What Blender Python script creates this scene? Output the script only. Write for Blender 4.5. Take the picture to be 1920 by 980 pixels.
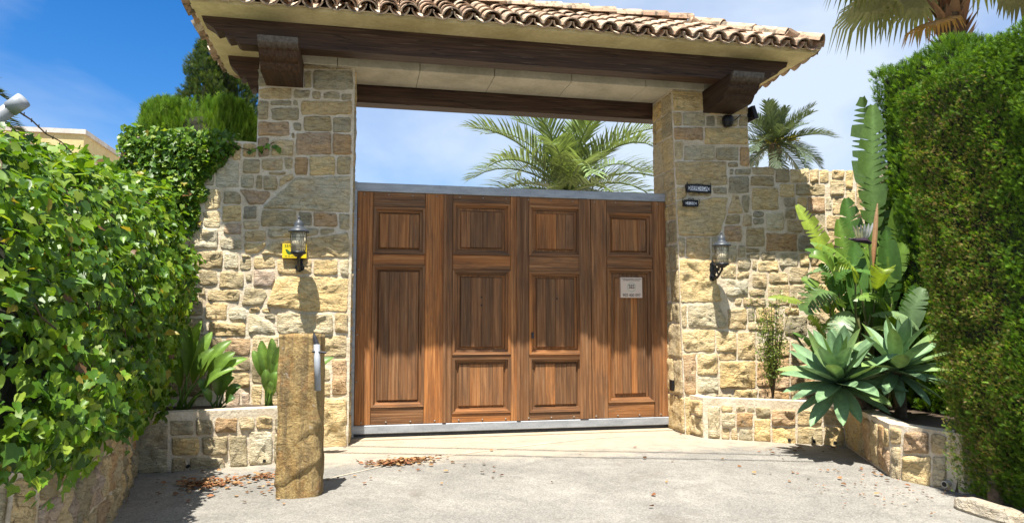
import bpy, math, random
import numpy as np
from mathutils import Vector, Matrix, noise
for o in list(bpy.data.objects): bpy.data.objects.remove(o)
scene = bpy.context.scene
col = scene.collection
R = math.radians

# ------------------------------------------------------------------ camera
cam_data = bpy.data.cameras.new('camera')
cam = bpy.data.objects.new('camera', cam_data); col.objects.link(cam)
cam_data.sensor_width = 36.0
cam_data.lens = 36.0 * 1355.6 / 1920.0
cam_data.clip_end = 2000
cam.location = (0.108, -7.9685, 1.22)
cam.rotation_euler = (R(90) + 0.079, 0, -0.2049)
scene.camera = cam

# ------------------------------------------------------------------ sky, sun, exposure
SUN = Vector((-0.45, -1.0, 3.0)).normalized()            # towards the sun
world = bpy.data.worlds.new('World'); scene.world = world
world.use_nodes = True
wt = world.node_tree; wn = wt.nodes; wn.clear()
def W(kind, **kw):
    n = wn.new(kind)
    for k, v in kw.items(): setattr(n, k, v)
    return n
sky = W('ShaderNodeTexSky', sky_type='NISHITA', sun_disc=False)
sky.sun_elevation = math.asin(SUN.z); sky.sun_rotation = math.atan2(SUN.x, SUN.y)
sky.air_density = 1.0; sky.dust_density = 0.3; sky.ozone_density = 3.0
hsv = W('ShaderNodeHueSaturation'); hsv.inputs['Saturation'].default_value = 1.42; hsv.inputs['Hue'].default_value = 0.508; hsv.inputs['Value'].default_value = 0.92
tc = W('ShaderNodeTexCoord')
sep = W('ShaderNodeSeparateXYZ'); wt.links.new(tc.outputs['Generated'], sep.inputs[0])
add = W('ShaderNodeMath', operation='ADD'); wt.links.new(sep.outputs['Z'], add.inputs[0]); add.inputs[1].default_value = 0.28
mx = W('ShaderNodeMath', operation='MAXIMUM'); wt.links.new(add.outputs[0], mx.inputs[0]); mx.inputs[1].default_value = 0.08
dx = W('ShaderNodeMath', operation='DIVIDE'); wt.links.new(sep.outputs['X'], dx.inputs[0]); wt.links.new(mx.outputs[0], dx.inputs[1])
dy = W('ShaderNodeMath', operation='DIVIDE'); wt.links.new(sep.outputs['Y'], dy.inputs[0]); wt.links.new(mx.outputs[0], dy.inputs[1])
cmb = W('ShaderNodeCombineXYZ'); wt.links.new(dx.outputs[0], cmb.inputs[0]); wt.links.new(dy.outputs[0], cmb.inputs[1])
mp = W('ShaderNodeMapping'); mp.inputs['Location'].default_value = (2.05, 5.1, 0); mp.inputs['Scale'].default_value = (0.62, 0.62, 1)
wt.links.new(cmb.outputs[0], mp.inputs[0])
cn = W('ShaderNodeTexNoise'); cn.inputs['Scale'].default_value = 1.0; cn.inputs['Detail'].default_value = 7; cn.inputs['Roughness'].default_value = 0.52; cn.inputs['Distortion'].default_value = 0.35
wt.links.new(mp.outputs[0], cn.inputs['Vector'])
cr = W('ShaderNodeValToRGB'); cr.color_ramp.elements[0].position = 0.37; cr.color_ramp.elements[1].position = 0.58
cr.color_ramp.elements[1].color = (0.9, 0.9, 0.9, 1)
wt.links.new(cn.outputs['Fac'], cr.inputs[0])
mixc = W('ShaderNodeMix', data_type='RGBA')
wt.links.new(cr.outputs[0], mixc.inputs['Factor'])
wt.links.new(sky.outputs[0], hsv.inputs['Color']); wt.links.new(hsv.outputs[0], mixc.inputs['A'])
mixc.inputs['B'].default_value = (4.2, 4.8, 5.6, 1)
bg = W('ShaderNodeBackground'); bg.inputs['Strength'].default_value = 0.080
wt.links.new(mixc.outputs['Result'], bg.inputs['Color'])
wo = W('ShaderNodeOutputWorld'); wt.links.new(bg.outputs[0], wo.inputs['Surface'])

sl = bpy.data.lights.new('sun', 'SUN'); sl.energy = 5.0; sl.angle = R(0.5); sl.color = (1.0, 0.955, 0.88)
so = bpy.data.objects.new('sun', sl); col.objects.link(so)
so.rotation_euler = SUN.to_track_quat('Z', 'Y').to_euler(); so.location = (-6, -14, 30)
scene.view_settings.view_transform = 'Standard'; scene.view_settings.look = 'None'
scene.view_settings.exposure = 1.28; scene.view_settings.gamma = 1.0; scene.view_settings.use_curve_mapping = False
scene.render.engine = 'CYCLES'

# ------------------------------------------------------------------ helpers
def link(o, parent=None):
    col.objects.link(o)
    if parent: o.parent = parent
    return o
def tag(o, label=None, cat=None, group=None, kind=None):
    if label: o['label'] = label
    if cat: o['category'] = cat
    if group: o['group'] = group
    if kind: o['kind'] = kind
    return o
def thing(name, loc, label, cat, group=None):
    o = bpy.data.objects.new(name, None); col.objects.link(o); o.location = loc
    o.empty_display_size = 0.1
    return tag(o, label, cat, group)
def root_loc(p):
    v = Vector((0, 0, 0))
    while p is not None: v = v + p.location; p = p.parent
    return v
class MB:
    def __init__(s): s.v = []; s.f = []
    def add(s, v, f):
        b = len(s.v); s.v += [tuple(p) for p in v]; s.f += [tuple(i + b for i in q) for q in f]; return s
    def box(s, x0, x1, y0, y1, z0, z1):
        v = [(x, y, z) for z in (z0, z1) for y in (y0, y1) for x in (x0, x1)]
        return s.add(v, [(0, 2, 3, 1), (4, 5, 7, 6), (0, 1, 5, 4), (2, 6, 7, 3), (0, 4, 6, 2), (1, 3, 7, 5)])
    def bbox(s, x0, x1, y0, y1, z0, z1, b=0.006):
        """box with a small chamfer on the -Y face"""
        v = [(x0, y1, z0), (x1, y1, z0), (x1, y1, z1), (x0, y1, z1), (x0, y0 + b, z0), (x1, y0 + b, z0), (x1, y0 + b, z1), (x0, y0 + b, z1),
             (x0 + b, y0, z0 + b), (x1 - b, y0, z0 + b), (x1 - b, y0, z1 - b), (x0 + b, y0, z1 - b)]
        f = [(3, 2, 1, 0), (8, 9, 10, 11)]
        for i in range(4):
            j = (i + 1) % 4
            f += [(i, j, j + 4, i + 4), (i + 4, j + 4, j + 8, i + 8)]
        return s.add(v, f)
    def tube(s, pts, rad, n=8, cap=True):
        pts = [Vector(p) for p in pts]
        if not isinstance(rad, (list, tuple)): rad = [rad] * len(pts)
        v = []; f = []; u = None
        for i, p in enumerate(pts):
            t = (pts[min(i + 1, len(pts) - 1)] - pts[max(i - 1, 0)]).normalized()
            if u is None: u = t.orthogonal().normalized()
            else: u = (u - t * u.dot(t)); u = u.normalized() if u.length > 1e-6 else t.orthogonal().normalized()
            w = t.cross(u)
            for k in range(n):
                a = 2 * math.pi * k / n
                v.append(p + (u * math.cos(a) + w * math.sin(a)) * rad[i])
        for i in range(len(pts) - 1):
            for k in range(n):
                a, b = i * n + k, i * n + (k + 1) % n
                f.append((a, b, b + n, a + n))
        if cap: f.append(tuple(range(n - 1, -1, -1))); f.append(tuple(range((len(pts) - 1) * n, len(pts) * n)))
        return s.add(v, f)
    def lathe(s, prof, c, n=16, cap=True):
        v = []; f = []
        for r, z in prof:
            for k in range(n):
                a = 2 * math.pi * k / n; v.append((c[0] + r * math.cos(a), c[1] + r * math.sin(a), c[2] + z))
        for i in range(len(prof) - 1):
            for k in range(n):
                a, b = i * n + k, i * n + (k + 1) % n; f.append((a, b, b + n, a + n))
        if cap: f.append(tuple(range(n - 1, -1, -1))); f.append(tuple(range((len(prof) - 1) * n, len(prof) * n)))
        return s.add(v, f)
    def prism(s, poly, axis, a0, a1):
        """poly of 2-D points extruded along axis 'x' (poly = y,z) or 'y' (poly = x,z) or 'z' (poly = x,y)"""
        def P(p, a): return (a, p[0], p[1]) if axis == 'x' else (p[0], a, p[1]) if axis == 'y' else (p[0], p[1], a)
        n = len(poly); v = [P(p, a0) for p in poly] + [P(p, a1) for p in poly]
        f = [tuple(range(n - 1, -1, -1)), tuple(range(n, 2 * n))] + [(i, (i + 1) % n, (i + 1) % n + n, i + n) for i in range(n)]
        return s.add(v, f)
    def build(s, name, mat, parent=None, smooth=False, fix=True, kind=None, label=None):
        off = root_loc(parent)
        me = bpy.data.meshes.new(name)
        me.from_pydata([(p[0] - off.x, p[1] - off.y, p[2] - off.z) for p in s.v], [], s.f)
        if fix:
            import bmesh
            bm = bmesh.new(); bm.from_mesh(me); bmesh.ops.recalc_face_normals(bm, faces=bm.faces); bm.to_mesh(me); bm.free()
        if smooth: me.polygons.foreach_set('use_smooth', [True] * len(me.polygons))
        me.materials.append(mat); me.update()
        o = bpy.data.objects.new(name, me); link(o, parent)
        if kind: o['kind'] = kind
        if label: o['label'] = label
        return o
def np_mesh(name, V, F, mat, parent=None, tint=None, kind=None, smooth=False):
    """fast triangle mesh from arrays, V in world space; tint: one RGB per vertex"""
    off = root_loc(parent); V = np.asarray(V, np.float32) - np.array(off, np.float32); F = np.asarray(F, np.int32)
    me = bpy.data.meshes.new(name)
    me.vertices.add(len(V)); me.vertices.foreach_set('co', V.ravel())
    me.loops.add(F.size); me.loops.foreach_set('vertex_index', F.ravel())
    me.polygons.add(len(F)); me.polygons.foreach_set('loop_start', np.arange(0, F.size, F.shape[1], dtype=np.int32))
    if smooth: me.polygons.foreach_set('use_smooth', np.ones(len(F), bool))
    if tint is not None:
        a = me.color_attributes.new('tint', 'FLOAT_COLOR', 'POINT')
        c = np.ones((len(V), 4), np.float32); c[:, :3] = tint; a.data.foreach_set('color', c.ravel())
    me.materials.append(mat); me.update(); me.validate()
    o = bpy.data.objects.new(name, me); link(o, parent)
    if kind: o['kind'] = kind
    return o
def scatter(tv, tf, M, L):
    """template verts (n,3), faces (m,k); M (N,3,3) matrices with axes in columns, L (N,3)"""
    V = np.einsum('nij,kj->nki', M, tv) + L[:, None, :]
    F = (np.arange(len(L)) * len(tv))[:, None, None] + np.asarray(tf)[None]
    return V.reshape(-1, 3), F.reshape(-1, np.asarray(tf).shape[1])
def frames(Y, Z, roll):
    """orthonormal frames: y along Y, z near Z, rolled about y"""
    Y = Y / np.linalg.norm(Y, axis=1, keepdims=True)
    X = np.cross(Y, Z); X /= np.maximum(np.linalg.norm(X, axis=1, keepdims=True), 1e-6); Zz = np.cross(X, Y)
    c, s = np.cos(roll)[:, None], np.sin(roll)[:, None]
    return np.stack([X * c + Zz * s, Y, -X * s + Zz * c], 2)

# ------------------------------------------------------------------ materials
class NT:
    def __init__(s, name):
        s.m = bpy.data.materials.new(name); s.m.use_nodes = True; s.t = s.m.node_tree; s.t.nodes.clear()
        s.out = s.n('ShaderNodeOutputMaterial'); s.b = s.n('ShaderNodeBsdfPrincipled'); s.l(s.b.outputs[0], s.out.inputs['Surface'])
        s.b.inputs['Specular IOR Level'].default_value = 0.3
    def n(s, kind, **kw):
        x = s.t.nodes.new(kind)
        for k, v in kw.items(): setattr(x, k, v)
        return x
    def l(s, a, b): s.t.links.new(a, b)
    def coord(s, kind='Object', scale=(1, 1, 1), rnd=False):
        c = s.n('ShaderNodeTexCoord').outputs[kind]
        mp = s.n('ShaderNodeMapping'); mp.inputs['Scale'].default_value = scale; s.l(c, mp.inputs[0])
        if rnd:
            oi = s.n('ShaderNodeObjectInfo'); mu = s.n('ShaderNodeMath', operation='MULTIPLY'); mu.inputs[1].default_value = 37.0
            s.l(oi.outputs['Random'], mu.inputs[0]); s.l(mu.outputs[0], mp.inputs['Location'])
        return mp.outputs[0]
    def noise(s, vec, scale, detail=4, rough=0.55, dist=0.0):
        x = s.n('ShaderNodeTexNoise'); x.inputs['Scale'].default_value = scale; x.inputs['Detail'].default_value = detail
        x.inputs['Roughness'].default_value = rough; x.inputs['Distortion'].default_value = dist
        s.l(vec, x.inputs['Vector']); return x.outputs['Fac']
    def ramp(s, fac, stops):
        x = s.n('ShaderNodeValToRGB'); e = x.color_ramp.elements
        while len(e) < len(stops): e.new(0.5)
        for q, (p, c) in zip(e, stops): q.position = p; q.color = (c, c, c, 1) if isinstance(c, (int, float)) else (*c, 1)
        s.l(fac, x.inputs[0]); return x.outputs[0]
    def mix(s, fac, a, b, mode='MIX'):
        x = s.n('ShaderNodeMix', data_type='RGBA', blend_type=mode)
        for v, i in ((fac, 'Factor'), (a, 'A'), (b, 'B')):
            if isinstance(v, (int, float)): x.inputs[i].default_value = v
            elif isinstance(v, tuple): x.inputs[i].default_value = (*v, 1)
            else: s.l(v, x.inputs[i])
        return x.outputs['Result']
    def col(s, c):
        if isinstance(c, tuple): s.b.inputs['Base Color'].default_value = (*c, 1)
        else: s.l(c, s.b.inputs['Base Color'])
    def rough(s, v): s.b.inputs['Roughness'].default_value = v
    def bump(s, h, strength=0.5, dist=0.01):
        x = s.n('ShaderNodeBump'); x.inputs['Strength'].default_value = strength; x.inputs['Distance'].default_value = dist
        s.l(h, x.inputs['Height']); s.l(x.outputs[0], s.b.inputs['Normal'])
    def addh(s, a, b, k):
        x = s.n('ShaderNodeMath', operation='MULTIPLY_ADD'); s.l(b, x.inputs[0]); x.inputs[1].default_value = k; s.l(a, x.inputs[2]); return x.outputs[0]
def plain(name, c, rough=0.6, metal=0.0, var=0.25, scale=6, bump=0.0):
    m = NT(name); v = m.coord()
    k = m.noise(v, scale, 5, 0.6)
    m.col(m.mix(1.0, c, m.ramp(k, [(0.3, 1 - var), (0.7, 1 + var * 0.4)]), 'MULTIPLY')); m.rough(rough); m.b.inputs['Metallic'].default_value = metal
    if bump: m.bump(m.noise(v, scale * 8, 4), bump, 0.01)
    return m.m

def stone_material(name, sat=1.0):
    m = NT(name); v = m.coord(rnd=True)
    oi = m.n('ShaderNodeObjectInfo')
    big = m.noise(v, 4.5, 5, 0.6, 0.6); mid = m.noise(v, 17, 6, 0.65, 0.3); fine = m.noise(v, 75, 4, 0.7)
    st = m.coord(scale=(1, 1, 3.2), rnd=True); lay = m.noise(st, 9, 6, 0.62, 1.1)
    c = m.mix(m.ramp(big, [(0.40, 0), (0.66, 0.75)]), oi.outputs['Color'], m.mix(1.0, oi.outputs['Color'], (1.10, 0.98, 0.78), 'MULTIPLY'))
    c = m.mix(m.ramp(m.noise(v, 3.1, 4, 0.6, 0.4), [(0.60, 0), (0.74, 0.50)]), c, (0.34, 0.18, 0.085))
    c = m.mix(m.ramp(m.noise(v, 6.3, 5, 0.7, 0.2), [(0.58, 0), (0.72, 0.45)]), c, (0.28, 0.265, 0.21))
    c = m.mix(1.0, c, m.ramp(mid, [(0.28, 0.76), (0.5, 1.0), (0.75, 1.12)]), 'MULTIPLY')
    c = m.mix(1.0, c, m.ramp(fine, [(0.3, 0.84), (0.65, 1.06)]), 'MULTIPLY')
    c = m.mix(1.0, c, m.ramp(lay, [(0.34, 0.62), (0.41, 0.96), (0.5, 1.03)]), 'MULTIPLY')
    m.col(c); m.rough(0.92); m.b.inputs['Specular IOR Level'].default_value = 0.15
    vc = m.n('ShaderNodeTexVoronoi', feature='DISTANCE_TO_EDGE'); vc.inputs['Scale'].default_value = 7.0; m.l(m.mix(0.12, st, m.mix(1.0, st, m.n('ShaderNodeTexNoise').outputs['Color'], 'ADD')), vc.inputs['Vector'])
    crk = m.ramp(vc.outputs['Distance'], [(0.0, 0.0), (0.035, 1.0)])
    m.bump(m.addh(m.addh(m.addh(lay, mid, 0.8), fine, 0.35), crk, 0.25), 1.0, 0.026)
    return m.m
M = {}
M['stone'] = stone_material('sandstone')
def mortar():
    m = NT('lime_mortar'); v = m.coord()
    c = m.ramp(m.noise(v, 5, 5, 0.6), [(0.3, (0.50, 0.40, 0.265)), (0.55, (0.61, 0.52, 0.38)), (0.75, (0.66, 0.61, 0.52))])
    c = m.mix(1.0, c, m.ramp(m.noise(v, 60, 4), [(0.3, 0.8), (0.6, 1.05)]), 'MULTIPLY')
    m.col(c); m.rough(0.95); m.bump(m.addh(m.noise(v, 28, 5), m.noise(v, 110, 3), 0.4), 0.8, 0.012); return m.m
M['mortar'] = mortar()
def wood(name, axis, ramp, weather=0.5, gs=1.0, tip=None):
    m = NT(name)
    sc = [58 * gs] * 3; sc[axis] = 1.5
    v = m.coord(scale=tuple(sc), rnd=True); v2 = m.coord(rnd=True)
    sc3 = [120 * gs] * 3; sc3[axis] = 2.6
    g = m.noise(v, 1.0, 5, 0.55, 0.25); g2 = m.noise(m.coord(scale=tuple(sc3), rnd=True), 1.0, 3, 0.6)
    oi = m.n('ShaderNodeObjectInfo')
    c = m.ramp(g, ramp)
    c = m.mix(1.0, c, m.ramp(oi.outputs['Random'], [(0, (0.60, 0.62, 0.66)), (0.5, (0.92, 0.92, 0.95)), (0.8, (1.12, 1.04, 0.90)), (1, (1.35, 1.12, 0.80))]), 'MULTIPLY')
    c = m.mix(1.0, c, m.ramp(g2, [(0.30, 0.58), (0.46, 0.96), (0.8, 1.12)]), 'MULTIPLY')
    sw = [9.0] * 3; sw[axis] = 1.1
    wsn = m.noise(m.coord(scale=tuple(sw), rnd=True), 1.3, 6, 0.68, 0.5)
    c = m.mix(m.ramp(wsn, [(0.44, 0), (0.62, weather)]), c, (0.060, 0.040, 0.026))
    c = m.mix(m.ramp(m.noise(m.coord(scale=tuple(sc), rnd=True), 1.7, 3, 0.5), [(0.66, 0), (0.76, 0.4)]), c, (0.36, 0.27, 0.19))
    if axis != 2 and ramp is DARK:                                   # long drying splits
        sk = [16.0] * 3; sk[axis] = 0.7; c = m.mix(m.ramp(m.noise(m.coord(scale=tuple(sk), rnd=True), 1.0, 2, 0.4, 0.15), [(0.485, 0), (0.5, 0.85), (0.515, 0)]), c, (0.010, 0.007, 0.005))
    if tip is not None:                                              # silvered end beyond the eaves' shelter
        sp = m.n('ShaderNodeSeparateXYZ'); m.l(m.coord(), sp.inputs[0]); ng = m.n('ShaderNodeMath', operation='MULTIPLY_ADD'); m.l(sp.outputs['Y'], ng.inputs[0]); ng.inputs[1].default_value = -4.0; ng.inputs[2].default_value = tip * 4.0
        c = m.mix(m.ramp(m.addh(ng.outputs[0], g, 0.5), [(0.15, 0), (0.5, 0.8)]), c, m.mix(1.0, (0.13, 0.115, 0.10), m.ramp(m.noise(v2, 30, 5, 0.7), [(0.3, 0.35), (0.6, 1.1)]), 'MULTIPLY'))
    m.col(c); m.rough(0.62); m.b.inputs['Specular IOR Level'].default_value = 0.25
    m.bump(m.addh(g, g2, 0.6), 0.55, 0.006); return m.m
GATE = [(0.25, (0.140, 0.058, 0.021)), (0.46, (0.25, 0.110, 0.040)), (0.72, (0.39, 0.205, 0.092))]
DARK = [(0.25, (0.030, 0.016, 0.010)), (0.5, (0.080, 0.040, 0.022)), (0.75, (0.15, 0.082, 0.046))]
M['wood_v'] = wood('gate_timber_upright', 2, GATE, 0.5)
M['wood_h'] = wood('gate_timber_level', 0, GATE, 0.6)
M['beam_x'] = wood('dark_beam_timber', 0, DARK, 0.35, 0.7)
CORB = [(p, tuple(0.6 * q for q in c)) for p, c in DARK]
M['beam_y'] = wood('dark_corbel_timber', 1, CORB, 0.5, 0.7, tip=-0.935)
def steel():
    m = NT('galvanised_steel'); v = m.coord()
    vo = m.n('ShaderNodeTexVoronoi'); vo.inputs['Scale'].default_value = 45; m.l(v, vo.inputs['Vector'])
    c = m.mix(0.5, m.ramp(vo.outputs['Distance'], [(0, (0.26, 0.28, 0.30)), (0.6, (0.36, 0.38, 0.40))]), m.ramp(m.noise(m.coord(scale=(3, 3, 14)), 1.5, 5), [(0.3, (0.20, 0.22, 0.24)), (0.7, (0.44, 0.46, 0.48))]))
    m.col(c); m.rough(0.55); m.b.inputs['Metallic'].default_value = 0.35; return m.m
M['steel'] = steel()
M['dark_steel'] = plain('dark_steel', (0.04, 0.042, 0.048), 0.55, 0.3)
M['iron'] = plain('black_painted_iron', (0.016, 0.018, 0.021), 0.38, 0.0, 0.3, 20)
M['grey_cap'] = plain('weathered_black_iron', (0.05, 0.058, 0.068), 0.42, 0.0, 0.3, 20)
def plaster(name, c, dirt):
    m = NT(name); v = m.coord()
    k = m.ramp(m.noise(v, 2.2, 6, 0.62, 0.3), [(0.35, dirt), (0.6, c)])
    k = m.mix(1.0, k, m.ramp(m.noise(v, 30, 4), [(0.3, 0.88), (0.7, 1.05)]), 'MULTIPLY')
    m.col(k); m.rough(0.9); m.bump(m.noise(v, 40, 5), 0.25, 0.01); return m.m
M['soffit'] = plaster('cream_soffit_plaster', (0.60, 0.52, 0.29), (0.44, 0.37, 0.19))
M['lintel'] = plaster('stone_lintel', (0.50, 0.46, 0.36), (0.36, 0.33, 0.25))
M['house'] = plaster('yellow_house_render', (0.62, 0.50, 0.25), (0.55, 0.43, 0.20))
M['trim'] = plaster('pale_trim', (0.62, 0.57, 0.50), (0.45, 0.40, 0.36))
def tile():
    m = NT('clay_tile'); v = m.coord(kind='Object', rnd=True); oi = m.n('ShaderNodeObjectInfo')
    c = m.ramp(oi.outputs['Random'], [(0.0, (0.32, 0.20, 0.13)), (0.3, (0.46, 0.32, 0.21)), (0.6, (0.50, 0.38, 0.27)), (0.85, (0.42, 0.26, 0.165)), (1.0, (0.54, 0.44, 0.33))])
    c = m.mix(m.ramp(m.noise(v, 9, 5, 0.7, 0.4), [(0.49, 0), (0.60, 0.88)]), c, (0.075, 0.068, 0.048))
    c = m.mix(m.ramp(m.noise(v, 14, 4, 0.7), [(0.60, 0), (0.70, 0.55)]), c, (0.30, 0.26, 0.10))
    c = m.mix(1.0, c, m.ramp(m.noise(v, 60, 4), [(0.3, 0.8), (0.65, 1.08)]), 'MULTIPLY')
    m.col(c); m.rough(0.9); m.bump(m.noise(v, 50, 5), 0.4, 0.006); return m.m
M['tile'] = tile()
def ground_mat():
    m = NT('driveway_concrete'); v = m.coord()
    ag = m.n('ShaderNodeTexVoronoi'); ag.inputs['Scale'].default_value = 95; m.l(v, ag.inputs['Vector'])
    fine = m.noise(v, 130, 4, 0.7); mid = m.noise(v, 6, 6, 0.65, 0.4); big = m.noise(v, 0.9, 5, 0.6, 0.4)
    c = m.ramp(big, [(0.35, (0.180, 0.170, 0.150)), (0.62, (0.260, 0.243, 0.212))])
    c = m.mix(m.ramp(mid, [(0.35, 0.5), (0.65, 0.0)]), c, (0.165, 0.155, 0.136))
    c = m.mix(1.0, c, m.ramp(fine, [(0.28, 0.68), (0.5, 1.0), (0.72, 1.28)]), 'MULTIPLY')
    c = m.mix(1.0, c, m.ramp(ag.outputs['Color'], [(0.15, 0.78), (0.5, 1.0), (0.9, 1.22)]), 'MULTIPLY')
    sp = m.n('ShaderNodeSeparateXYZ'); m.l(v, sp.inputs[0])
    dust = m.addh(sp.outputs['Y'], mid, 1.6)                       # beige dust worn in front of the gate
    ofs = m.n('ShaderNodeMath', operation='ADD'); m.l(dust, ofs.inputs[0]); ofs.inputs[1].default_value = 0.75
    c = m.mix(m.ramp(ofs.outputs[0], [(0.0, 0), (0.6, 0.85)]), c, m.mix(1.0, (0.36, 0.305, 0.225), m.ramp(fine, [(0.3, 0.8), (0.7, 1.12)]), 'MULTIPLY'))
    c = m.mix(1.0, c, m.ramp(m.noise(v, 2.6, 6, 0.72, 1.4), [(0.33, 0.84), (0.48, 1.0), (0.68, 1.10)]), 'MULTIPLY')
    c = m.mix(m.ramp(m.noise(v, 19, 5, 0.75), [(0.62, 0), (0.72, 0.6)]), c, (0.10, 0.09, 0.08))
    c = m.mix(m.ramp(m.noise(v, 1.7, 6, 0.7, 1.0), [(0.58, 0), (0.72, 0.55)]), c, (0.125, 0.105, 0.085))
    m.col(c); m.rough(0.9); m.bump(m.addh(fine, ag.outputs['Distance'], 0.8), 0.5, 0.006)
    return m.m
M['ground'] = ground_mat()
M['soil'] = plain('dry_soil', (0.085, 0.06, 0.04), 0.95, 0, 0.5, 14, 0.6)
def leafmat(name, rough=0.4, trans=0.35, spec=0.5, warm=(1.25, 1.2, 0.45), vein=0.0):
    m = NT(name); at = m.n('ShaderNodeAttribute', attribute_name='tint')
    v = m.coord()
    c = m.mix(1.0, at.outputs['Color'], m.ramp(m.noise(v, 25, 4, 0.6), [(0.3, 0.78), (0.7, 1.15)]), 'MULTIPLY')
    m.col(c); m.rough(rough); m.b.inputs['Specular IOR Level'].default_value = spec
    tr = m.n('ShaderNodeBsdfTranslucent'); m.l(m.mix(1.0, c, warm, 'MULTIPLY'), tr.inputs['Color'])
    mx = m.n('ShaderNodeMixShader'); mx.inputs[0].default_value = trans
    m.l(m.b.outputs[0], mx.inputs[1]); m.l(tr.outputs[0], mx.inputs[2]); m.l(mx.outputs[0], m.out.inputs['Surface']); return m.m
M['ivy'] = leafmat('ivy_leaf', 0.42, 0.42, 0.4)
M['needle'] = leafmat('cypress_foliage', 0.6, 0.40, 0.25)
M['palm'] = leafmat('palm_leaflet', 0.42, 0.25, 0.45)
M['strel'] = leafmat('strelitzia_leaf', 0.42, 0.35, 0.4)
M['agave'] = leafmat('agave_leaf', 0.55, 0.10, 0.3, (1.1, 1.1, 0.7))
M['dry'] = leafmat('dry_leaf', 0.8, 0.15, 0.2, (1, 0.8, 0.6))
M['core'] = plain('dark_foliage_core', (0.022, 0.024, 0.011), 0.95, 0, 0.6, 18, 0.8)
M['bark'] = plain('palm_bark', (0.14, 0.10, 0.065), 0.95, 0, 0.6, 22, 0.8)
M['stem'] = plain('green_stem', (0.09, 0.13, 0.035), 0.5, 0, 0.3, 8)
M['twig'] = plain('brown_twig', (0.10, 0.07, 0.04), 0.9, 0, 0.4, 20)
M['white'] = plain('white_enamel', (0.70, 0.70, 0.70), 0.35, 0, 0.05)
M['ink'] = plain('dark_ink', (0.02, 0.02, 0.025), 0.6, 0, 0.05)
M['blue_ink'] = plain('navy_enamel', (0.03, 0.035, 0.09), 0.4, 0, 0.05)
M['sign_cream'] = plain('cream_sign_plastic', (0.62, 0.50, 0.40), 0.4, 0, 0.05)
M['seal'] = plain('pale_green_print', (0.35, 0.44, 0.36), 0.5, 0, 0.1)
M['yellow'] = plain('yellow_sign', (0.80, 0.58, 0.02), 0.4, 0, 0.05)
M['sign_green'] = plain('dark_green_print', (0.05, 0.13, 0.03), 0.5, 0, 0.05)
M['glass'] = leafmat('amber_opal_glass', 0.35, 0.25, 0.4, (1.0, 0.95, 0.8))
M['pipe'] = plain('grey_painted_tube', (0.30, 0.32, 0.34), 0.45, 0.1, 0.15, 12)
M['black'] = plain('black_plastic', (0.012, 0.012, 0.013), 0.5)
M['white_pipe'] = plain('white_plastic_pipe', (0.5, 0.48, 0.42), 0.5)
M['bolt'] = plain('bolt_steel', (0.30, 0.25, 0.20), 0.5, 0.4)

TINT = {'g': (0.44, 0.375, 0.24), 't': (0.58, 0.46, 0.27), 'y': (0.63, 0.495, 0.27), 'r': (0.49, 0.345, 0.205), 'w': (0.58, 0.515, 0.36), 'd': (0.36, 0.31, 0.205), 'p': (0.47, 0.375, 0.29)}
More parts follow.
